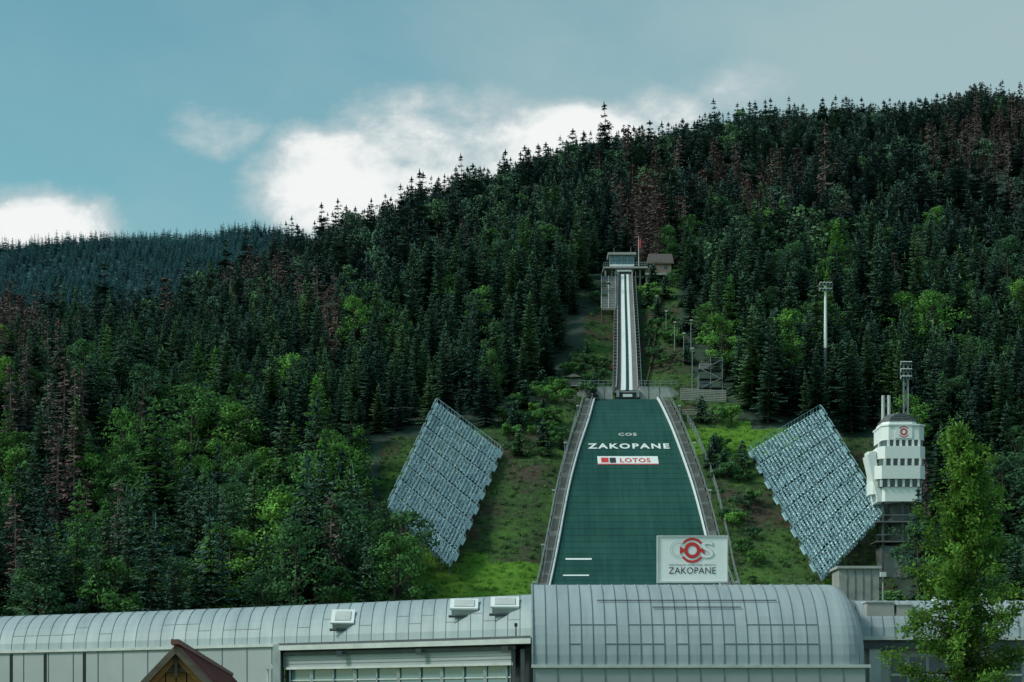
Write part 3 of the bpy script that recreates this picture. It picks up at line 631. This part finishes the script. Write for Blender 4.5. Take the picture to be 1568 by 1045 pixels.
# ---------------------------------------------------------------- small booths
def booth(x0,x1,yt,yb,d,roof=True,depth=2.4,k='wood'):
    b=MB(); a=P(x0,yb,d); c=P(x1,yt,d); h=c.z-a.z
    zf=a.z+h*.40
    for xx in(a.x+.15,c.x-.15):
        for yy in(d+.15,d+depth): b.beam((xx,yy,min(T(xx,yy),zf)-.6),(xx,yy,c.z-.3 if roof else zf+1.2),.16,.16,k)
    b.box8((a.x,d,zf),(c.x,d+depth+.2,zf+.18),'lconcrete')
    for q in range(4): b.box8((a.x,d-.02,zf+.28+.24*q),(c.x,d+.06,zf+.45+.24*q),'greywood')
    b.beam((a.x+.15,d+.1,a.z),(c.x-.15,d+.1,zf),.1,.1,k); b.beam((c.x-.15,d+.15,a.z),(a.x+.15,d+.15,zf),.1,.1,k)
    if roof:
        b.box8((a.x+.3,d+depth-.1,zf+.2),(c.x-.3,d+depth,c.z-.4),k)
        mid=(a.x+c.x)/2
        b.face([(a.x-.3,d-.4,c.z-.5),(mid,d-.4,c.z+.1),(mid,d+depth+.5,c.z+.1),(a.x-.3,d+depth+.5,c.z-.5)],'brownroof')
        b.face([(mid,d-.4,c.z+.1),(c.x+.3,d-.4,c.z-.5),(c.x+.3,d+depth+.5,c.z-.5),(mid,d+depth+.5,c.z+.1)],'brownroof')
        b.face([(a.x-.3,d-.35,c.z-.55),(c.x+.3,d-.35,c.z-.55),(mid,d-.35,c.z+.05)],'greywood')
    else:
        b.box8((a.x,d,zf+1.2),(c.x,d+.12,zf+1.3),'lconcrete')
    b.obj('coach_platform' if not roof else 'timing_booth')
booth(867,889,573,603,365); booth(1074,1102,738,782,326,False)
ss=MB(); d=366
for xx in(1070,1088,1106):
    for yy in(0,2.5): p=P(xx,548,d); ss.beam((p.x,p.y+yy,T(p.x,p.y)-2),(p.x,p.y+yy,p.z+(0 if xx>1070 else -3)),.12,.12,'steel')
for k_,yy in enumerate((552,566,580,594)):
    a=P(1070 if k_ else 1086,yy,d); b_=P(1106,yy,d); ss.box8((a.x,d,a.z),(b_.x,d+2.5,a.z+.12),'darksteel'); 
    for h in(.5,1.0): ss.beam(a+Vector((0,0,h)),b_+Vector((0,0,h)),.05,.05,'steel')
    if k_<3: ss.beam(P(1074 if k_%2 else 1104,yy,d-.2),P(1104 if k_%2 else 1074,yy+14,d-.2),.3,.12,'steel')
ss.box8((P(1072,0,d).x,d+.6,P(0,566,d).z+.15),(P(1086,0,d).x,d+2.4,P(0,555,d).z),'greywood')
ss.box8((P(1071,0,d).x,d+.4,P(0,594,d).z+.15),(P(1090,0,d).x,d+2.4,P(0,582,d).z),'darksteel')
group('steel_stair_tower',{'stairs_and_landings':ss})
def fence(pts,h,k,name,rails=3,post=2.0):
    b=MB()
    for (x0,y0),(x1,y1) in zip(pts[:-1],pts[1:]):
        L=math.hypot(x1-x0,y1-y0); n=max(1,int(L/post))
        for i in range(n):
            xa,ya=x0+(x1-x0)*i/n,y0+(y1-y0)*i/n; xb_,yb_=x0+(x1-x0)*(i+1)/n,y0+(y1-y0)*(i+1)/n; za,zb=T(xa,ya),T(xb_,yb_)
            b.beam((xa,ya,za-.3),(xa,ya,za+h),.12,.12,k)
            for q in range(rails): hh=h*(q+.6)/rails; b.beam((xa,ya,za+hh),(xb_,yb_,zb+hh),.05,.18 if k!='steel' else .05,k)
    b.obj(name)
X=lambda px,d:(px-784)*d/F
fence([(X(1042,358),358),(X(1112,357),357)],2.2,'concrete','wooden_fence',7); fence([(X(795,357),357),(X(882,358),358)],1.2,'greywood','wooden_fence',3)
fence([(X(820,368),368),(X(880,368),368)],1.2,'wood','wooden_fence'); fence([(X(1045,352),352),(X(1100,350),350)],1.2,'greywood','wooden_fence')
fence([(X(822,290),290),(X(838,310),310),(X(862,330),330),(X(882,350),350)],1.5,'steel','wire_fence'); fence([(X(1140,290),290),(X(1118,310),310),(X(1088,330),330),(X(1050,350),350)],1.5,'steel','wire_fence')
fence([(X(985,372),372),(X(1000,395),395),(X(1012,420),420)],1.2,'wood','wooden_fence')
rw=MB(); p=P(1285,871,268); q=P(1346,915,268); rw.box8((p.x,268,T(p.x,268)-2),(q.x,274,p.z),'concrete'); rw.box8((p.x-.3,267.7,p.z),(q.x+.3,274.3,p.z+.35),'lconcrete')
for i in range(1,5): xx=p.x+(q.x-p.x)*i/5; rw.box8((xx-.05,267.93,q.z-3),(xx+.05,267.99,p.z-.1),'dconcrete')
rw.obj('retaining_wall')
# ---------------------------------------------------------------- sports building
lw=MB(); 
def plan_d(px): return 100+max(0,(815-px))/815*22
def pl(px,off=0): d=plan_d(px); return Vector(((px-784)*d/F,d+off,0))
pxs=list(range(-420,816,19)); pxs[-1]=815
ze=8.05; zr=10.52; rb=5.2
prof=[(rb-rb*math.cos(a),ze+(zr-ze)*math.sin(a)) for a in np.linspace(0,math.pi/2,9)]
prof+=[(rb+rb*math.sin(a),ze+(zr-ze)*math.cos(a)) for a in np.linspace(.3,math.pi/2,6)]
for i,(a,b_) in enumerate(zip(pxs[:-1],pxs[1:])):
    A=pl(a); B=pl(b_); tp=random.random()
    for (o0,z0),(o1,z1) in zip(prof[:-1],prof[1:]):
        lw.face([A+Vector((0,o0,z0)),B+Vector((0,o0,z0)),B+Vector((0,o1,z1)),A+Vector((0,o1,z1))],'roof',tp)
        lw.beam(A+Vector((0,o0,z0+.01)),A+Vector((0,o1,z1+.01)),.025,.05,'seam')
for a,b_ in zip(pxs[:-1],pxs[1:]):
    if random.random()<.5:
        k=random.choice([2,3]); o0,z0=prof[k]; lw.beam(pl(a)+Vector((0,o0-.01,z0+.01)),pl(b_)+Vector((0,o0-.01,z0+.01)),.02,.02,'seam')
lwall=MB(); tr=MB()
for a,b_ in zip(pxs[:-1],pxs[1:]):
    A=pl(a); B=pl(b_)
    if a<425:
        tr.beam(A+Vector((0,-.08,ze)),B+Vector((0,-.08,ze)),.14,.16,'dirtywhite')
        lwall.face([A+Vector((0,0,-.3)),B+Vector((0,0,-.3)),B+Vector((0,0,ze-.05)),A+Vector((0,0,ze-.05))],'wallmetal')
        if (pxs.index(a)%2)==0: lwall.beam(A+Vector((0,-.02,0)),A+Vector((0,-.02,ze-.1)),.04,.04,'seam')
    else: lwall.face([A+Vector((0,.6,-.3)),B+Vector((0,.6,-.3)),B+Vector((0,.6,ze)),A+Vector((0,.6,ze))],'wallmetal')
for px_ in(18,70,130):
    A=pl(px_); lwall.box8((A.x-.12,A.y-.05,0),(A.x+.12,A.y+.05,ze-.15),'black')
cp=MB()
def seg(x0,x1,yt,yb,off,dep,k,b=cp):
    n=6
    for i in range(n):
        a=x0+(x1-x0)*i/n; c=x0+(x1-x0)*(i+1)/n; mm=100/F
        A=pl(a,off); B=pl(c,off); z0=ZC+(Y0-yb)*mm; z1=ZC+(Y0-yt)*mm
        v=[A+Vector((0,0,z0)),B+Vector((0,0,z0)),B+Vector((0,0,z1)),A+Vector((0,0,z1))]; w_=[p+Vector((0,dep,0)) for p in v]
        b.face(v,k); b.face([v[3],v[2],w_[2],w_[3]],k); b.face([w_[0],w_[1],v[1],v[0]],k)
        if i==0: b.face([v[0],v[3],w_[3],w_[0]],k)
        if i==n-1: b.face([v[1],w_[1],w_[2],v[2]],k)
seg(430,812,975,979,-1.3,1.8,'darksteel'); seg(432,812,979,987,-1.4,1.8,'dirtywhite'); seg(436,790,990,995,-1.0,1.2,'darksteel'); seg(436,785,995,1015,-.8,1,'wallmetal'); seg(436,790,987,990,-.9,1,'black')
seg(436,785,1003,1004.2,-.83,.1,'seam'); seg(436,785,1009,1010,-.83,.1,'seam')
seg(440,785,1015,1019,-.95,1,'dirtywhite'); seg(446,782,1019,1300,-.5,.6,'glassblue')
for i,xx in enumerate(range(446,790,33)):
    A=pl(xx,-.6); cp.box8((A.x-(.09 if i%2 else .04),A.y-.05,0),(A.x+(.09 if i%2 else .04),A.y+.05,ZC+(Y0-1019)*100/F),'dirtywhite')
seg(446,782,1036,1038,-.58,.1,'dirtywhite')
A=pl(432,-1.3); cp.box8((A.x-.35,A.y,0),(A.x+.05,A.y+1.9,ze),'dirtywhite')
for xx in(520,640,770): A=pl(xx,-1.5); cp.box8((A.x-.05,A.y,ze-.75),(A.x+.25,A.y+.2,ze-.45),'darksteel')
for xx in(786,800): A=pl(xx,-.9); cp.box8((A.x-.1,A.y,0),(A.x+.1,A.y+.2,ze-.6),'darksteel')
seg(785,815,992,1300,-.3,.3,'black')
A=pl(412,-.5); cp.tube((A.x,A.y,0),(A.x,A.y,ze-1.1),.06,.06,'dirtywhite',8); cp.box((A.x,A.y-.1,ze-1.2),(.5,.2,.25),'dirtywhite')
ht=MB()
def hatch(px_,k,w,h,lift=.1):
    o=(prof[k][0]+prof[k+1][0])/2; z=(prof[k][1]+prof[k+1][1])/2; A=pl(px_)+Vector((0,o,z+lift)); sl_=math.atan2(prof[k+1][1]-prof[k][1],prof[k+1][0]-prof[k][0]); R=Matrix.Rotation(sl_*.9,3,'X')
    ht.box(A,(w,h,.42),'dirtywhite',R); ht.box(A+R@Vector((0,0,.26)),(w+.16,h+.16,.1),'white',R); ht.box(A+R@Vector((0,0,.33)),(w-.25,h-.25,.05),'dirtywhite',R)
    ht.box(A+R@Vector((0,-.62*h,-.12)),(w+.3,.12,.1),'darksteel',R)
hatch(524,2,1.1,1.1); hatch(710,3,1.3,1.1); hatch(773,3,1.3,1.1)
cb=MB(); cw=MB(); d0=98.0
x0=X(817,d0); x1=X(1322,d0); zb=6.62; zt=10.92; R_=5.5
cprof=[(R_-R_*math.cos(a),zb+(zt-zb)*math.sin(a)) for a in np.linspace(0,math.pi/2,14)]+[(R_+R_*math.sin(a),zb+(zt-zb)*math.cos(a)) for a in np.linspace(.25,math.pi/2,7)]
npan=26; xe=x1-1.0
def xr(t): return x0+(xe-x0)*t
for i in range(npan):
    a=xr(i/npan); c=xr((i+1)/npan); brk=random.choice([3,4,5]); t1=random.random(); t2=random.random()
    for j,((o0,z0),(o1,z1)) in enumerate(zip(cprof[:-1],cprof[1:])):
        cb.face([(a,d0+o0,z0),(c,d0+o0,z0),(c,d0+o1,z1),(a,d0+o1,z1)],'roof',t1 if j<brk else t2)
        cb.beam((a,d0+o0-.01,z0+.01),(a,d0+o1-.01,z1+.01),.025,.06,'seam')
    for j in(2,4) if 2<i<24 else ():
        if random.random()<.8: o0,z0=cprof[j]; cb.beam((a,d0+o0-.02,z0+.02),(c,d0+o0-.02,z0+.02),.03,.03,'seam')
for (a,c,j) in((.21,.80,7),(.39,.68,6)):
    o0,z0=cprof[j]; cb.beam((xr(a),d0+o0-.06,z0+.07),(xr(c),d0+o0-.06,z0+.07),.05,.05,'darksteel')
for i in range(6):
    a0=i/6*math.pi/2; a1=(i+1)/6*math.pi/2
    def q(an,o,z):
        h=(z-zb)/(zt-zb); return (xe+math.sin(an)*1.25*(1-.55*h**3), d0+o+(1-math.cos(an))*1.2, z-.25*h*h*(1-math.cos(an)))
    for (o0,z0),(o1,z1) in zip(cprof[:13],cprof[1:14]): cb.face([q(a0,o0,z0),q(a1,o0,z0),q(a1,o1,z1),q(a0,o1,z1)],'roof',.5)
    if i in(2,5):
        for (o0,z0),(o1,z1) in list(zip(cprof[:13],cprof[1:14])): cb.beam(q(a1,o0,z0),q(a1,o1,z1),.03,.06,'seam')
yb=d0+2*R_
gab=[(xe+1.1,d0+1.2,-.3)]+[(xe+1.1*(1-.3*((z-zb)/(zt-zb))**3),d0+o+1.2,z-.25*((z-zb)/(zt-zb))**2) for o,z in cprof]+[(xe+1.1,yb,-.3)]
cw.face(gab,'wallmetal'); gl=[(x0,d0,-.3)]+[(x0,d0+o,z) for o,z in cprof]+[(x0,yb,-.3)]; cw.face(gl,'wallmetal')
for (o0,z0),(o1,z1) in zip(cprof[:13],cprof[1:14]): cb.beam((x0-.05,d0+o0-.03,z0),(x0-.05,d0+o1-.03,z1),.08,.10,'steel')
cw.box8((x0,d0+.02,-.3),(xe+1.1,d0+.3,zb-.1),'wallmetal'); cw.box8((x0-.1,d0-.1,zb-.14),(xe+1.35,d0+.35,zb+.02),'dirtywhite')
for i in range(0,npan+1,2): cw.box8((xr(i/npan)-.02,d0-.01,0),(xr(i/npan)+.02,d0+.05,zb-.15),'seam')
an=MB(); da=104
ax0=X(1318,da); ax1=X(1700,da); az=ZC+(Y0-915)*da/F
ap=[(3-3*math.cos(a),az-2.1+2.1*math.sin(a)) for a in np.linspace(0,math.pi/2,7)]
n=22
for i in range(n):
    a=ax0+(ax1-ax0)*i/n; c=ax0+(ax1-ax0)*(i+1)/n; tp=random.random()
    for (o0,z0),(o1,z1) in zip(ap[:-1],ap[1:]): an.face([(a,da+o0,z0),(c,da+o0,z0),(c,da+o1,z1),(a,da+o1,z1)],'roof',tp); an.beam((a,da+o0,z0),(a,da+o1,z1),.03,.08,'seam')
an.box8((ax0,da-.6,az-2.25),(ax1,da+.2,az-2.05),'dirtywhite'); an.box8((ax0,da-.4,az-2.7),(ax1,da+.2,az-2.3),'darksteel'); an.box8((ax0,da+.1,-.3),(ax1,da+8,az-2.26),'beige')
an.box8((ax0+.4,da-.3,0),(ax0+1.0,da+.1,az-2.7),'dirtywhite')
for i in range(12): xx=ax0+1.6+i*1.0; an.box8((xx,da+.04,az-5),(xx+.8,da+.12,az-3.1),'glass'); an.box8((xx-.03,da-.0,az-4.1),(xx+.83,da+.06,az-4.0),'dirtywhite')
for (a,c,t,b_) in((1330,1372,922,950),(1376,1400,926,960)):
    p=P(a,b_,da); q_=P(c,t,da); an.box8((p.x,da+.5,p.z),(q_.x,da+2.5,q_.z),'beige'); an.box8((p.x-.06,da+.44,q_.z),(q_.x+.06,da+2.56,q_.z+.08),'dirtywhite')
bl=empty('sports_centre_building')
for n_,b in(('curved_wing_roof',lw),('curved_wing_wall',lwall),('eaves_trim',tr),('glazed_front',cp),('roof_hatches',ht),('barrel_roof',cb),('barrel_walls',cw),('side_annex',an)): b.obj(n_,bl)
# billboard
sb=MB(); d=103.4; p=P(1007,892,d); q=P(1114,821,d); sb.box8((p.x,d,p.z),(q.x,d+.25,q.z),'signwhite')
for a,c in(((p.x-.03,p.z-.03),(q.x+.03,p.z+.05)),((p.x-.03,q.z-.05),(q.x+.03,q.z+.03)),((p.x-.03,p.z+.05),(p.x+.04,q.z-.05)),((q.x-.04,p.z+.05),(q.x+.03,q.z-.05))): sb.box8((a[0],d-.05,a[1]),(c[0],d+.3,c[1]),'dirtywhite')
m2=d/F
def onb(py,px_=1060): return lambda a,c:((px_-784)*m2+a,d-.02,ZC+(Y0-py)*m2+c)
text_mesh(sb,'ZAKOPANE',onb(874),72*m2,10*m2,'black',.0,1.05); text_mesh(sb,'CENTRALNY OŚRODEK SPORTU',onb(865),72*m2,3.4*m2,'black',.0)
lg=MB()
def ring(b,px_,py,r0,r1,a0,a1,k,y=d-.02,n=24): ringg(b,(px_-784)*m2,y,ZC+(Y0-py)*m2,r0*m2,r1*m2,a0,a1,k,n)
ring(lg,1060,843,17.5,18.6,0,2*math.pi,'dirtywhite')
ring(lg,1060,843,15.5,19.2,math.radians(35),math.radians(145),'red',d-.024); ring(lg,1060,843,15.5,19.2,math.radians(215),math.radians(325),'red',d-.024)
ring(lg,1060,843,7,12.5,0,2*math.pi,'red',d-.025)
ring(lg,1039,842,12.4,13.2,math.radians(45),math.radians(315),'dirtywhite',d-.035); ring(lg,1039,842,9.2,10,math.radians(45),math.radians(315),'dirtywhite',d-.035)
text_mesh(lg,'S',lambda a,c:((1083-784)*m2+a,d-.03,ZC+(Y0-842)*m2+c),20*m2,27*m2,'dirtywhite',.03); text_mesh(lg,'S',lambda a,c:((1083-784)*m2+a,d-.034,ZC+(Y0-842)*m2+c),18.6*m2,25.4*m2,'signwhite',.01)
for sg in(-1,1):
    c=(1060-784)*m2; z=ZC+(Y0-843)*m2; lg.face([(c+sg*19*m2,d-.027,z+6*m2),(c+sg*11*m2,d-.027,z+1.2*m2),(c+sg*11*m2,d-.027,z-1.2*m2),(c+sg*19*m2,d-.027,z-6*m2)],'red')
po=MB()
for xx in(1020,1045,1075,1100): a=P(xx,892,d+.12); po.beam(a,(a.x,a.y,10.6),.1,.1,'steel'); po.beam((a.x,a.y,a.z+.5),(a.x,a.y+1.2,10.6),.07,.07,'steel')
group('sports_centre_billboard',{'board':sb,'emblem':lg,'posts':po})
def tent(px0,px1,pt,pb,d):
    b=MB(); a=P(px0,pb,d); c=P(px1,pt,d); mid=(a.x+c.x)/2; ze_=a.z+(c.z-a.z)*.45; w=c.x-a.x
    cs=[(a.x,d),(c.x,d),(c.x,d+w),(a.x,d+w)]; ap_=(mid,d+w/2,c.z)
    for i in range(4):
        e=cs[i]; f_=cs[(i+1)%4]
        im=lambda t,cc:(cc[0]+(ap_[0]-cc[0])*t,cc[1]+(ap_[1]-cc[1])*t,ze_+(ap_[2]-ze_)*t**1.6)
        for k in range(4): t0=k/4;t1=(k+1)/4; b.face([im(t0,e),im(t0,f_),im(t1,f_),im(t1,e)],'tent')
        b.face([(e[0],e[1],ze_-.5),(f_[0],f_[1],ze_-.5),(f_[0],f_[1],ze_),(e[0],e[1],ze_)],'tent'); b.tube((e[0],e[1],-.3 if d<225 else T(*e)-.5),(e[0],e[1],ze_),.08,.08,'steel')
    b.obj('white_marquee')
tent(1405,1470,912,965,150); tent(1475,1545,905,965,158); tent(1550,1640,915,970,150)
ac=MB(); p=P(790,962,99.5); ac.tube((p.x,p.y,8),(p.x,p.y,p.z+.15),.04,.03,'darksteel'); ac.box(p+Vector((0,-.15,.15)),(.16,.5,.16),'black'); ac.obj('security_camera')
ac=MB(); p=P(1352,880,104.5); ac.tube((p.x,p.y,az-.3),p,.05,.04,'steel'); ac.box(p,(.3,.25,.25),'dirtywhite'); ac.box(p-Vector((0,0,.3)),(.2,.15,.12),'darksteel'); ac.obj('roof_lamp')
# ---------------------------------------------------------------- wooden hut in front
hu=MB(); d=20; pk=P(272,993,d); dirv=Vector((-1.45,14,0)); side=Vector((14,1.45,0)).normalized(); hw_=2.3; rs=math.tan(math.radians(47)); 
def hp(s,t,dz=0): return pk+dirv*t+side*s+Vector((0,0,-abs(s)*rs+dz))
for sg in(-1,1):
    a=hp(0,-.02,.0); b_=hp(sg*hw_,-.02); c=hp(sg*hw_,1.02); e=hp(0,1.02)
    up=Vector((0,0,.03)); q=[a,b_,c,e]; hu.face([x_+up for x_ in q],'redroof'); hu.face(q,'wood'); hu.face([a,b_,b_+up,a+up],'redroof')
    for i in range(1,34): t=i/34*1.04-.02; hu.beam(hp(0,t,.04),hp(sg*hw_,t,.04),.03,.02,'redroof')
    hu.beam(hp(0,-.022,-.02),hp(sg*hw_,-.022,-.02),.05,.06,'wood')
    hu.beam(hp(0,-.014,-.10),hp(sg*hw_,-.014,-.10),.04,.05,'warmwood')
hu.beam(hp(0,-.03,.05),hp(0,1.02,.05),.08,.05,'redroof')
zb_=pk.z-hw_*.85*rs
for i in range(38):
    s=-hw_*.85+i*hw_*1.7/38; s1=s+hw_*1.7/38-.012; o_=dirv*(-.010)
    g0=pk+side*s+o_; g1=pk+side*s1+o_; hu.face([(g0.x,g0.y,0),(g1.x,g1.y,0),(g1.x,g1.y,pk.z-abs(s1)*rs-.05),(g0.x,g0.y,pk.z-abs(s)*rs-.05)],'warmwood')
for sg in(-1,1):
    g0=pk+side*(sg*hw_*.85); g1=g0+dirv*.97; hu.face([(g0.x,g0.y,0),(g1.x,g1.y,0),(g1.x,g1.y,zb_),(g0.x,g0.y,zb_)],'warmwood')
hu.beam(pk-side*.2+dirv*-.013+Vector((0,0,-.22)),pk+side*.2+dirv*-.013+Vector((0,0,-.22)),.04,.05,'wood')
hu.beam(pk+dirv*-.016+Vector((0,0,-.3)),pk+dirv*-.016+Vector((0,0,.0)),.035,.035,'wood')
group('wooden_hut',{'hut_body':hu})
# ---------------------------------------------------------------- foreground tree
def near_tree():
    r=random.Random(5); b=MB(); base=P(1474,1100,58); bx,by=base.x,base.y; top=ZC+(Y0-650)*58/F
    pts=[Vector((bx+.12*math.sin(i*.9)*(i/12),by+.1*math.cos(i*1.3)*(i/12),-.3+(top+.1)*i/12)) for i in range(13)]
    for i in range(12): b.tube(pts[i],pts[i+1],.17*(1-i/13)+.012,.17*(1-(i+1)/13)+.012,'bark',8,.3)
    def trunk(z): t=max(0,min(11.999,(z+.3)/(top+.1)*12)); i=int(t); return pts[i].lerp(pts[i+1],t-i)
    hprof=pchip([0,.8,2.0,4,6,8,10,12.5],[.25,.68,.95,1.3,1.8,2.05,2.2,2.0])
    for i in range(270):
        dz=12*(i/270)**.9+.05; z=top-dz
        if z<.8: continue
        o=trunk(z); a=r.random()*6.28; L=float(hprof(dz))*r.choice([r.uniform(.4,.8),r.uniform(.75,1.2)])
        d_=Vector((math.cos(a),math.sin(a),0)); rise=r.uniform(-.12,.45)
        def pt(u): return o+d_*(L*u)+Vector((0,0,L*rise*u*(.5+.6*u)))
        for q in range(4): b.tube(pt(q/4),pt((q+1)/4),.03*(1-q/4.5)*(.4+L/2.5),.03*(1-(q+1)/4.5)*(.4+L/2.5),'bark',4,.3)
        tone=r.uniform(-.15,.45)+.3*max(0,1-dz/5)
        ncl=int(4+L*7)
        for c in range(ncl):
            u=r.uniform(.15,1.08); ce=pt(u)+Vector((r.gauss(0,.10),r.gauss(0,.10),r.gauss(0,.06)))
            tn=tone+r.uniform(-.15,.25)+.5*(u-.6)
            for l in range(r.randint(8,20)):
                p=ce+Vector((r.gauss(0,.085),r.gauss(0,.085),r.gauss(-.04,.10)))
                n_=Vector((r.gauss(0,1),r.gauss(0,1),r.gauss(.5,1))).normalized(); x_=n_.orthogonal().normalized(); x_.rotate(Matrix.Rotation(r.random()*6.28,3,n_)); y_=n_.cross(x_); s=r.uniform(.04,.08)
                b.face([p-x_*s,p+y_*s*.5,p+x_*s,p-y_*s*.5],'leaf_near',min(1,max(0,tn)))
    print('near tree faces',len(b.f)); b.obj('young_deciduous_tree')
near_tree()
# ---------------------------------------------------------------- world
S=Vector((-.72,-.22,.70)).normalized(); el=math.asin(S.z); az_=math.atan2(S.x,S.y)
w=bpy.data.worlds.new('World'); sc.world=w; w.use_nodes=True; nt=w.node_tree; L=nt.links; bg=nt.nodes['Background']
sky=nt.nodes.new('ShaderNodeTexSky'); sky.sky_type='NISHITA'; sky.sun_disc=False; sky.sun_elevation=el; sky.sun_rotation=az_; sky.air_density=1; sky.dust_density=1.5; sky.ozone_density=2
def val(n,i,x):
    if isinstance(x,(int,float)): n.inputs[i].default_value=x
    elif isinstance(x,tuple): n.inputs[i].default_value=x
    else: L.new(x,n.inputs[i])
def mth(op,a,b=None,c=None):
    n=nt.nodes.new('ShaderNodeMath'); n.operation=op; val(n,0,a)
    if b is not None: val(n,1,b)
    if c is not None: val(n,2,c)
    return n.outputs[0]
def sstep(x,a,b,lo=0,hi=1):
    n=nt.nodes.new('ShaderNodeMapRange'); n.interpolation_type='SMOOTHSTEP'; val(n,0,x); n.inputs[1].default_value=a; n.inputs[2].default_value=b; n.inputs[3].default_value=lo; n.inputs[4].default_value=hi; return n.outputs[0]
tc=nt.nodes.new('ShaderNodeTexCoord'); sp=nt.nodes.new('ShaderNodeSeparateXYZ'); L.new(tc.outputs['Generated'],sp.inputs[0])
yy=mth('MAXIMUM',sp.outputs[1],.03); u=mth('DIVIDE',sp.outputs[0],yy); v=mth('DIVIDE',sp.outputs[2],yy)
cm=nt.nodes.new('ShaderNodeCombineXYZ'); L.new(u,cm.inputs[0]); L.new(mth('MULTIPLY',v,1.5),cm.inputs[1])
def noise(scale,det,dist=0,rough=.55,off=0):
    n=nt.nodes.new('ShaderNodeTexNoise'); n.inputs['Scale'].default_value=scale; n.inputs['Detail'].default_value=det; n.inputs['Distortion'].default_value=dist; n.inputs['Roughness'].default_value=rough
    mp=nt.nodes.new('ShaderNodeMapping'); mp.inputs['Location'].default_value=(off,off*.7,off); L.new(cm.outputs[0],mp.inputs[0]); L.new(mp.outputs[0],n.inputs['Vector']); return n.outputs[0]
n1=noise(26,9,.3,.6); n2=noise(7,6,.2,.55,3.1); n3=noise(70,8,.2,.6,1.7)
def ell(px,py,rx,ry,a=1.0):
    uu=mth('DIVIDE',mth('SUBTRACT',u,(px-784)/F),rx/F); vv=mth('DIVIDE',mth('SUBTRACT',v,(Y0-py)/F),ry/F)
    return mth('MULTIPLY',mth('SUBTRACT',1.0,mth('ADD',mth('MULTIPLY',uu,uu),mth('MULTIPLY',vv,vv))),a)
es=[ell(515,285,145,100,1.2),ell(880,215,165,68,1.3),ell(670,225,180,85,.62),ell(50,350,140,66,1.2),ell(330,205,60,32,.25),ell(1020,180,70,45,.5),ell(700,300,280,80,.85),ell(1120,140,50,26,.12)]
mx=es[0]
for e in es[1:]: mx=mth('MAXIMUM',mx,e)
mx=mth('MAXIMUM',mx,-1.0)
dens=mth('ADD',mx,mth('ADD',mth('MULTIPLY',mth('SUBTRACT',n1,.5),1.8),mth('MULTIPLY',mth('SUBTRACT',n3,.5),.7)))
op=sstep(dens,-.35,.75); core=sstep(dens,.2,1.0)
def mix(f,a,b):
    n=nt.nodes.new('ShaderNodeMix'); n.data_type='RGBA'; val(n,0,f)
    for i,x in((6,a),(7,b)):
        if isinstance(x,tuple): n.inputs[i].default_value=(*x,1)
        else: L.new(x,n.inputs[i])
    return n.outputs[2]
tint=nt.nodes.new('ShaderNodeVectorMath'); tint.operation='MULTIPLY'; L.new(sky.outputs[0],tint.inputs[0]); tint.inputs[1].default_value=(.70,1.05,.81)
veil=mth('MULTIPLY',sstep(mth('ADD',mth('ADD',u,mth('MULTIPLY',v,-1.1)),mth('MULTIPLY',mth('SUBTRACT',n2,.5),.6)),-.66,-.10),.9)
c1=mix(veil,tint.outputs[0],(2.5,3.45,3.6))
cc=mix(core,(3.5,4.1,4.25),(6.0,6.15,6.1))
c2=mix(op,c1,cc); L.new(c2,bg.inputs[0]); bg.inputs[1].default_value=.15
sun=bpy.data.lights.new('sun','SUN'); sun.energy=2.2; sun.angle=math.radians(10); sun.color=(1,.96,.89); so=bpy.data.objects.new('sun',sun); so.rotation_euler=S.to_track_quat('Z','Y').to_euler(); sc.collection.objects.link(so)
cam=bpy.data.cameras.new('camera'); cam.lens=70; cam.sensor_width=36; cam.shift_y=(Y0-H/2)/W; cam.clip_end=20000; co=bpy.data.objects.new('camera',cam); co.location=(0,0,ZC); co.rotation_euler=(math.pi/2,0,0); sc.collection.objects.link(co); sc.camera=co
sc.view_settings.view_transform='Standard'; sc.view_settings.look='None'; sc.view_settings.exposure=0
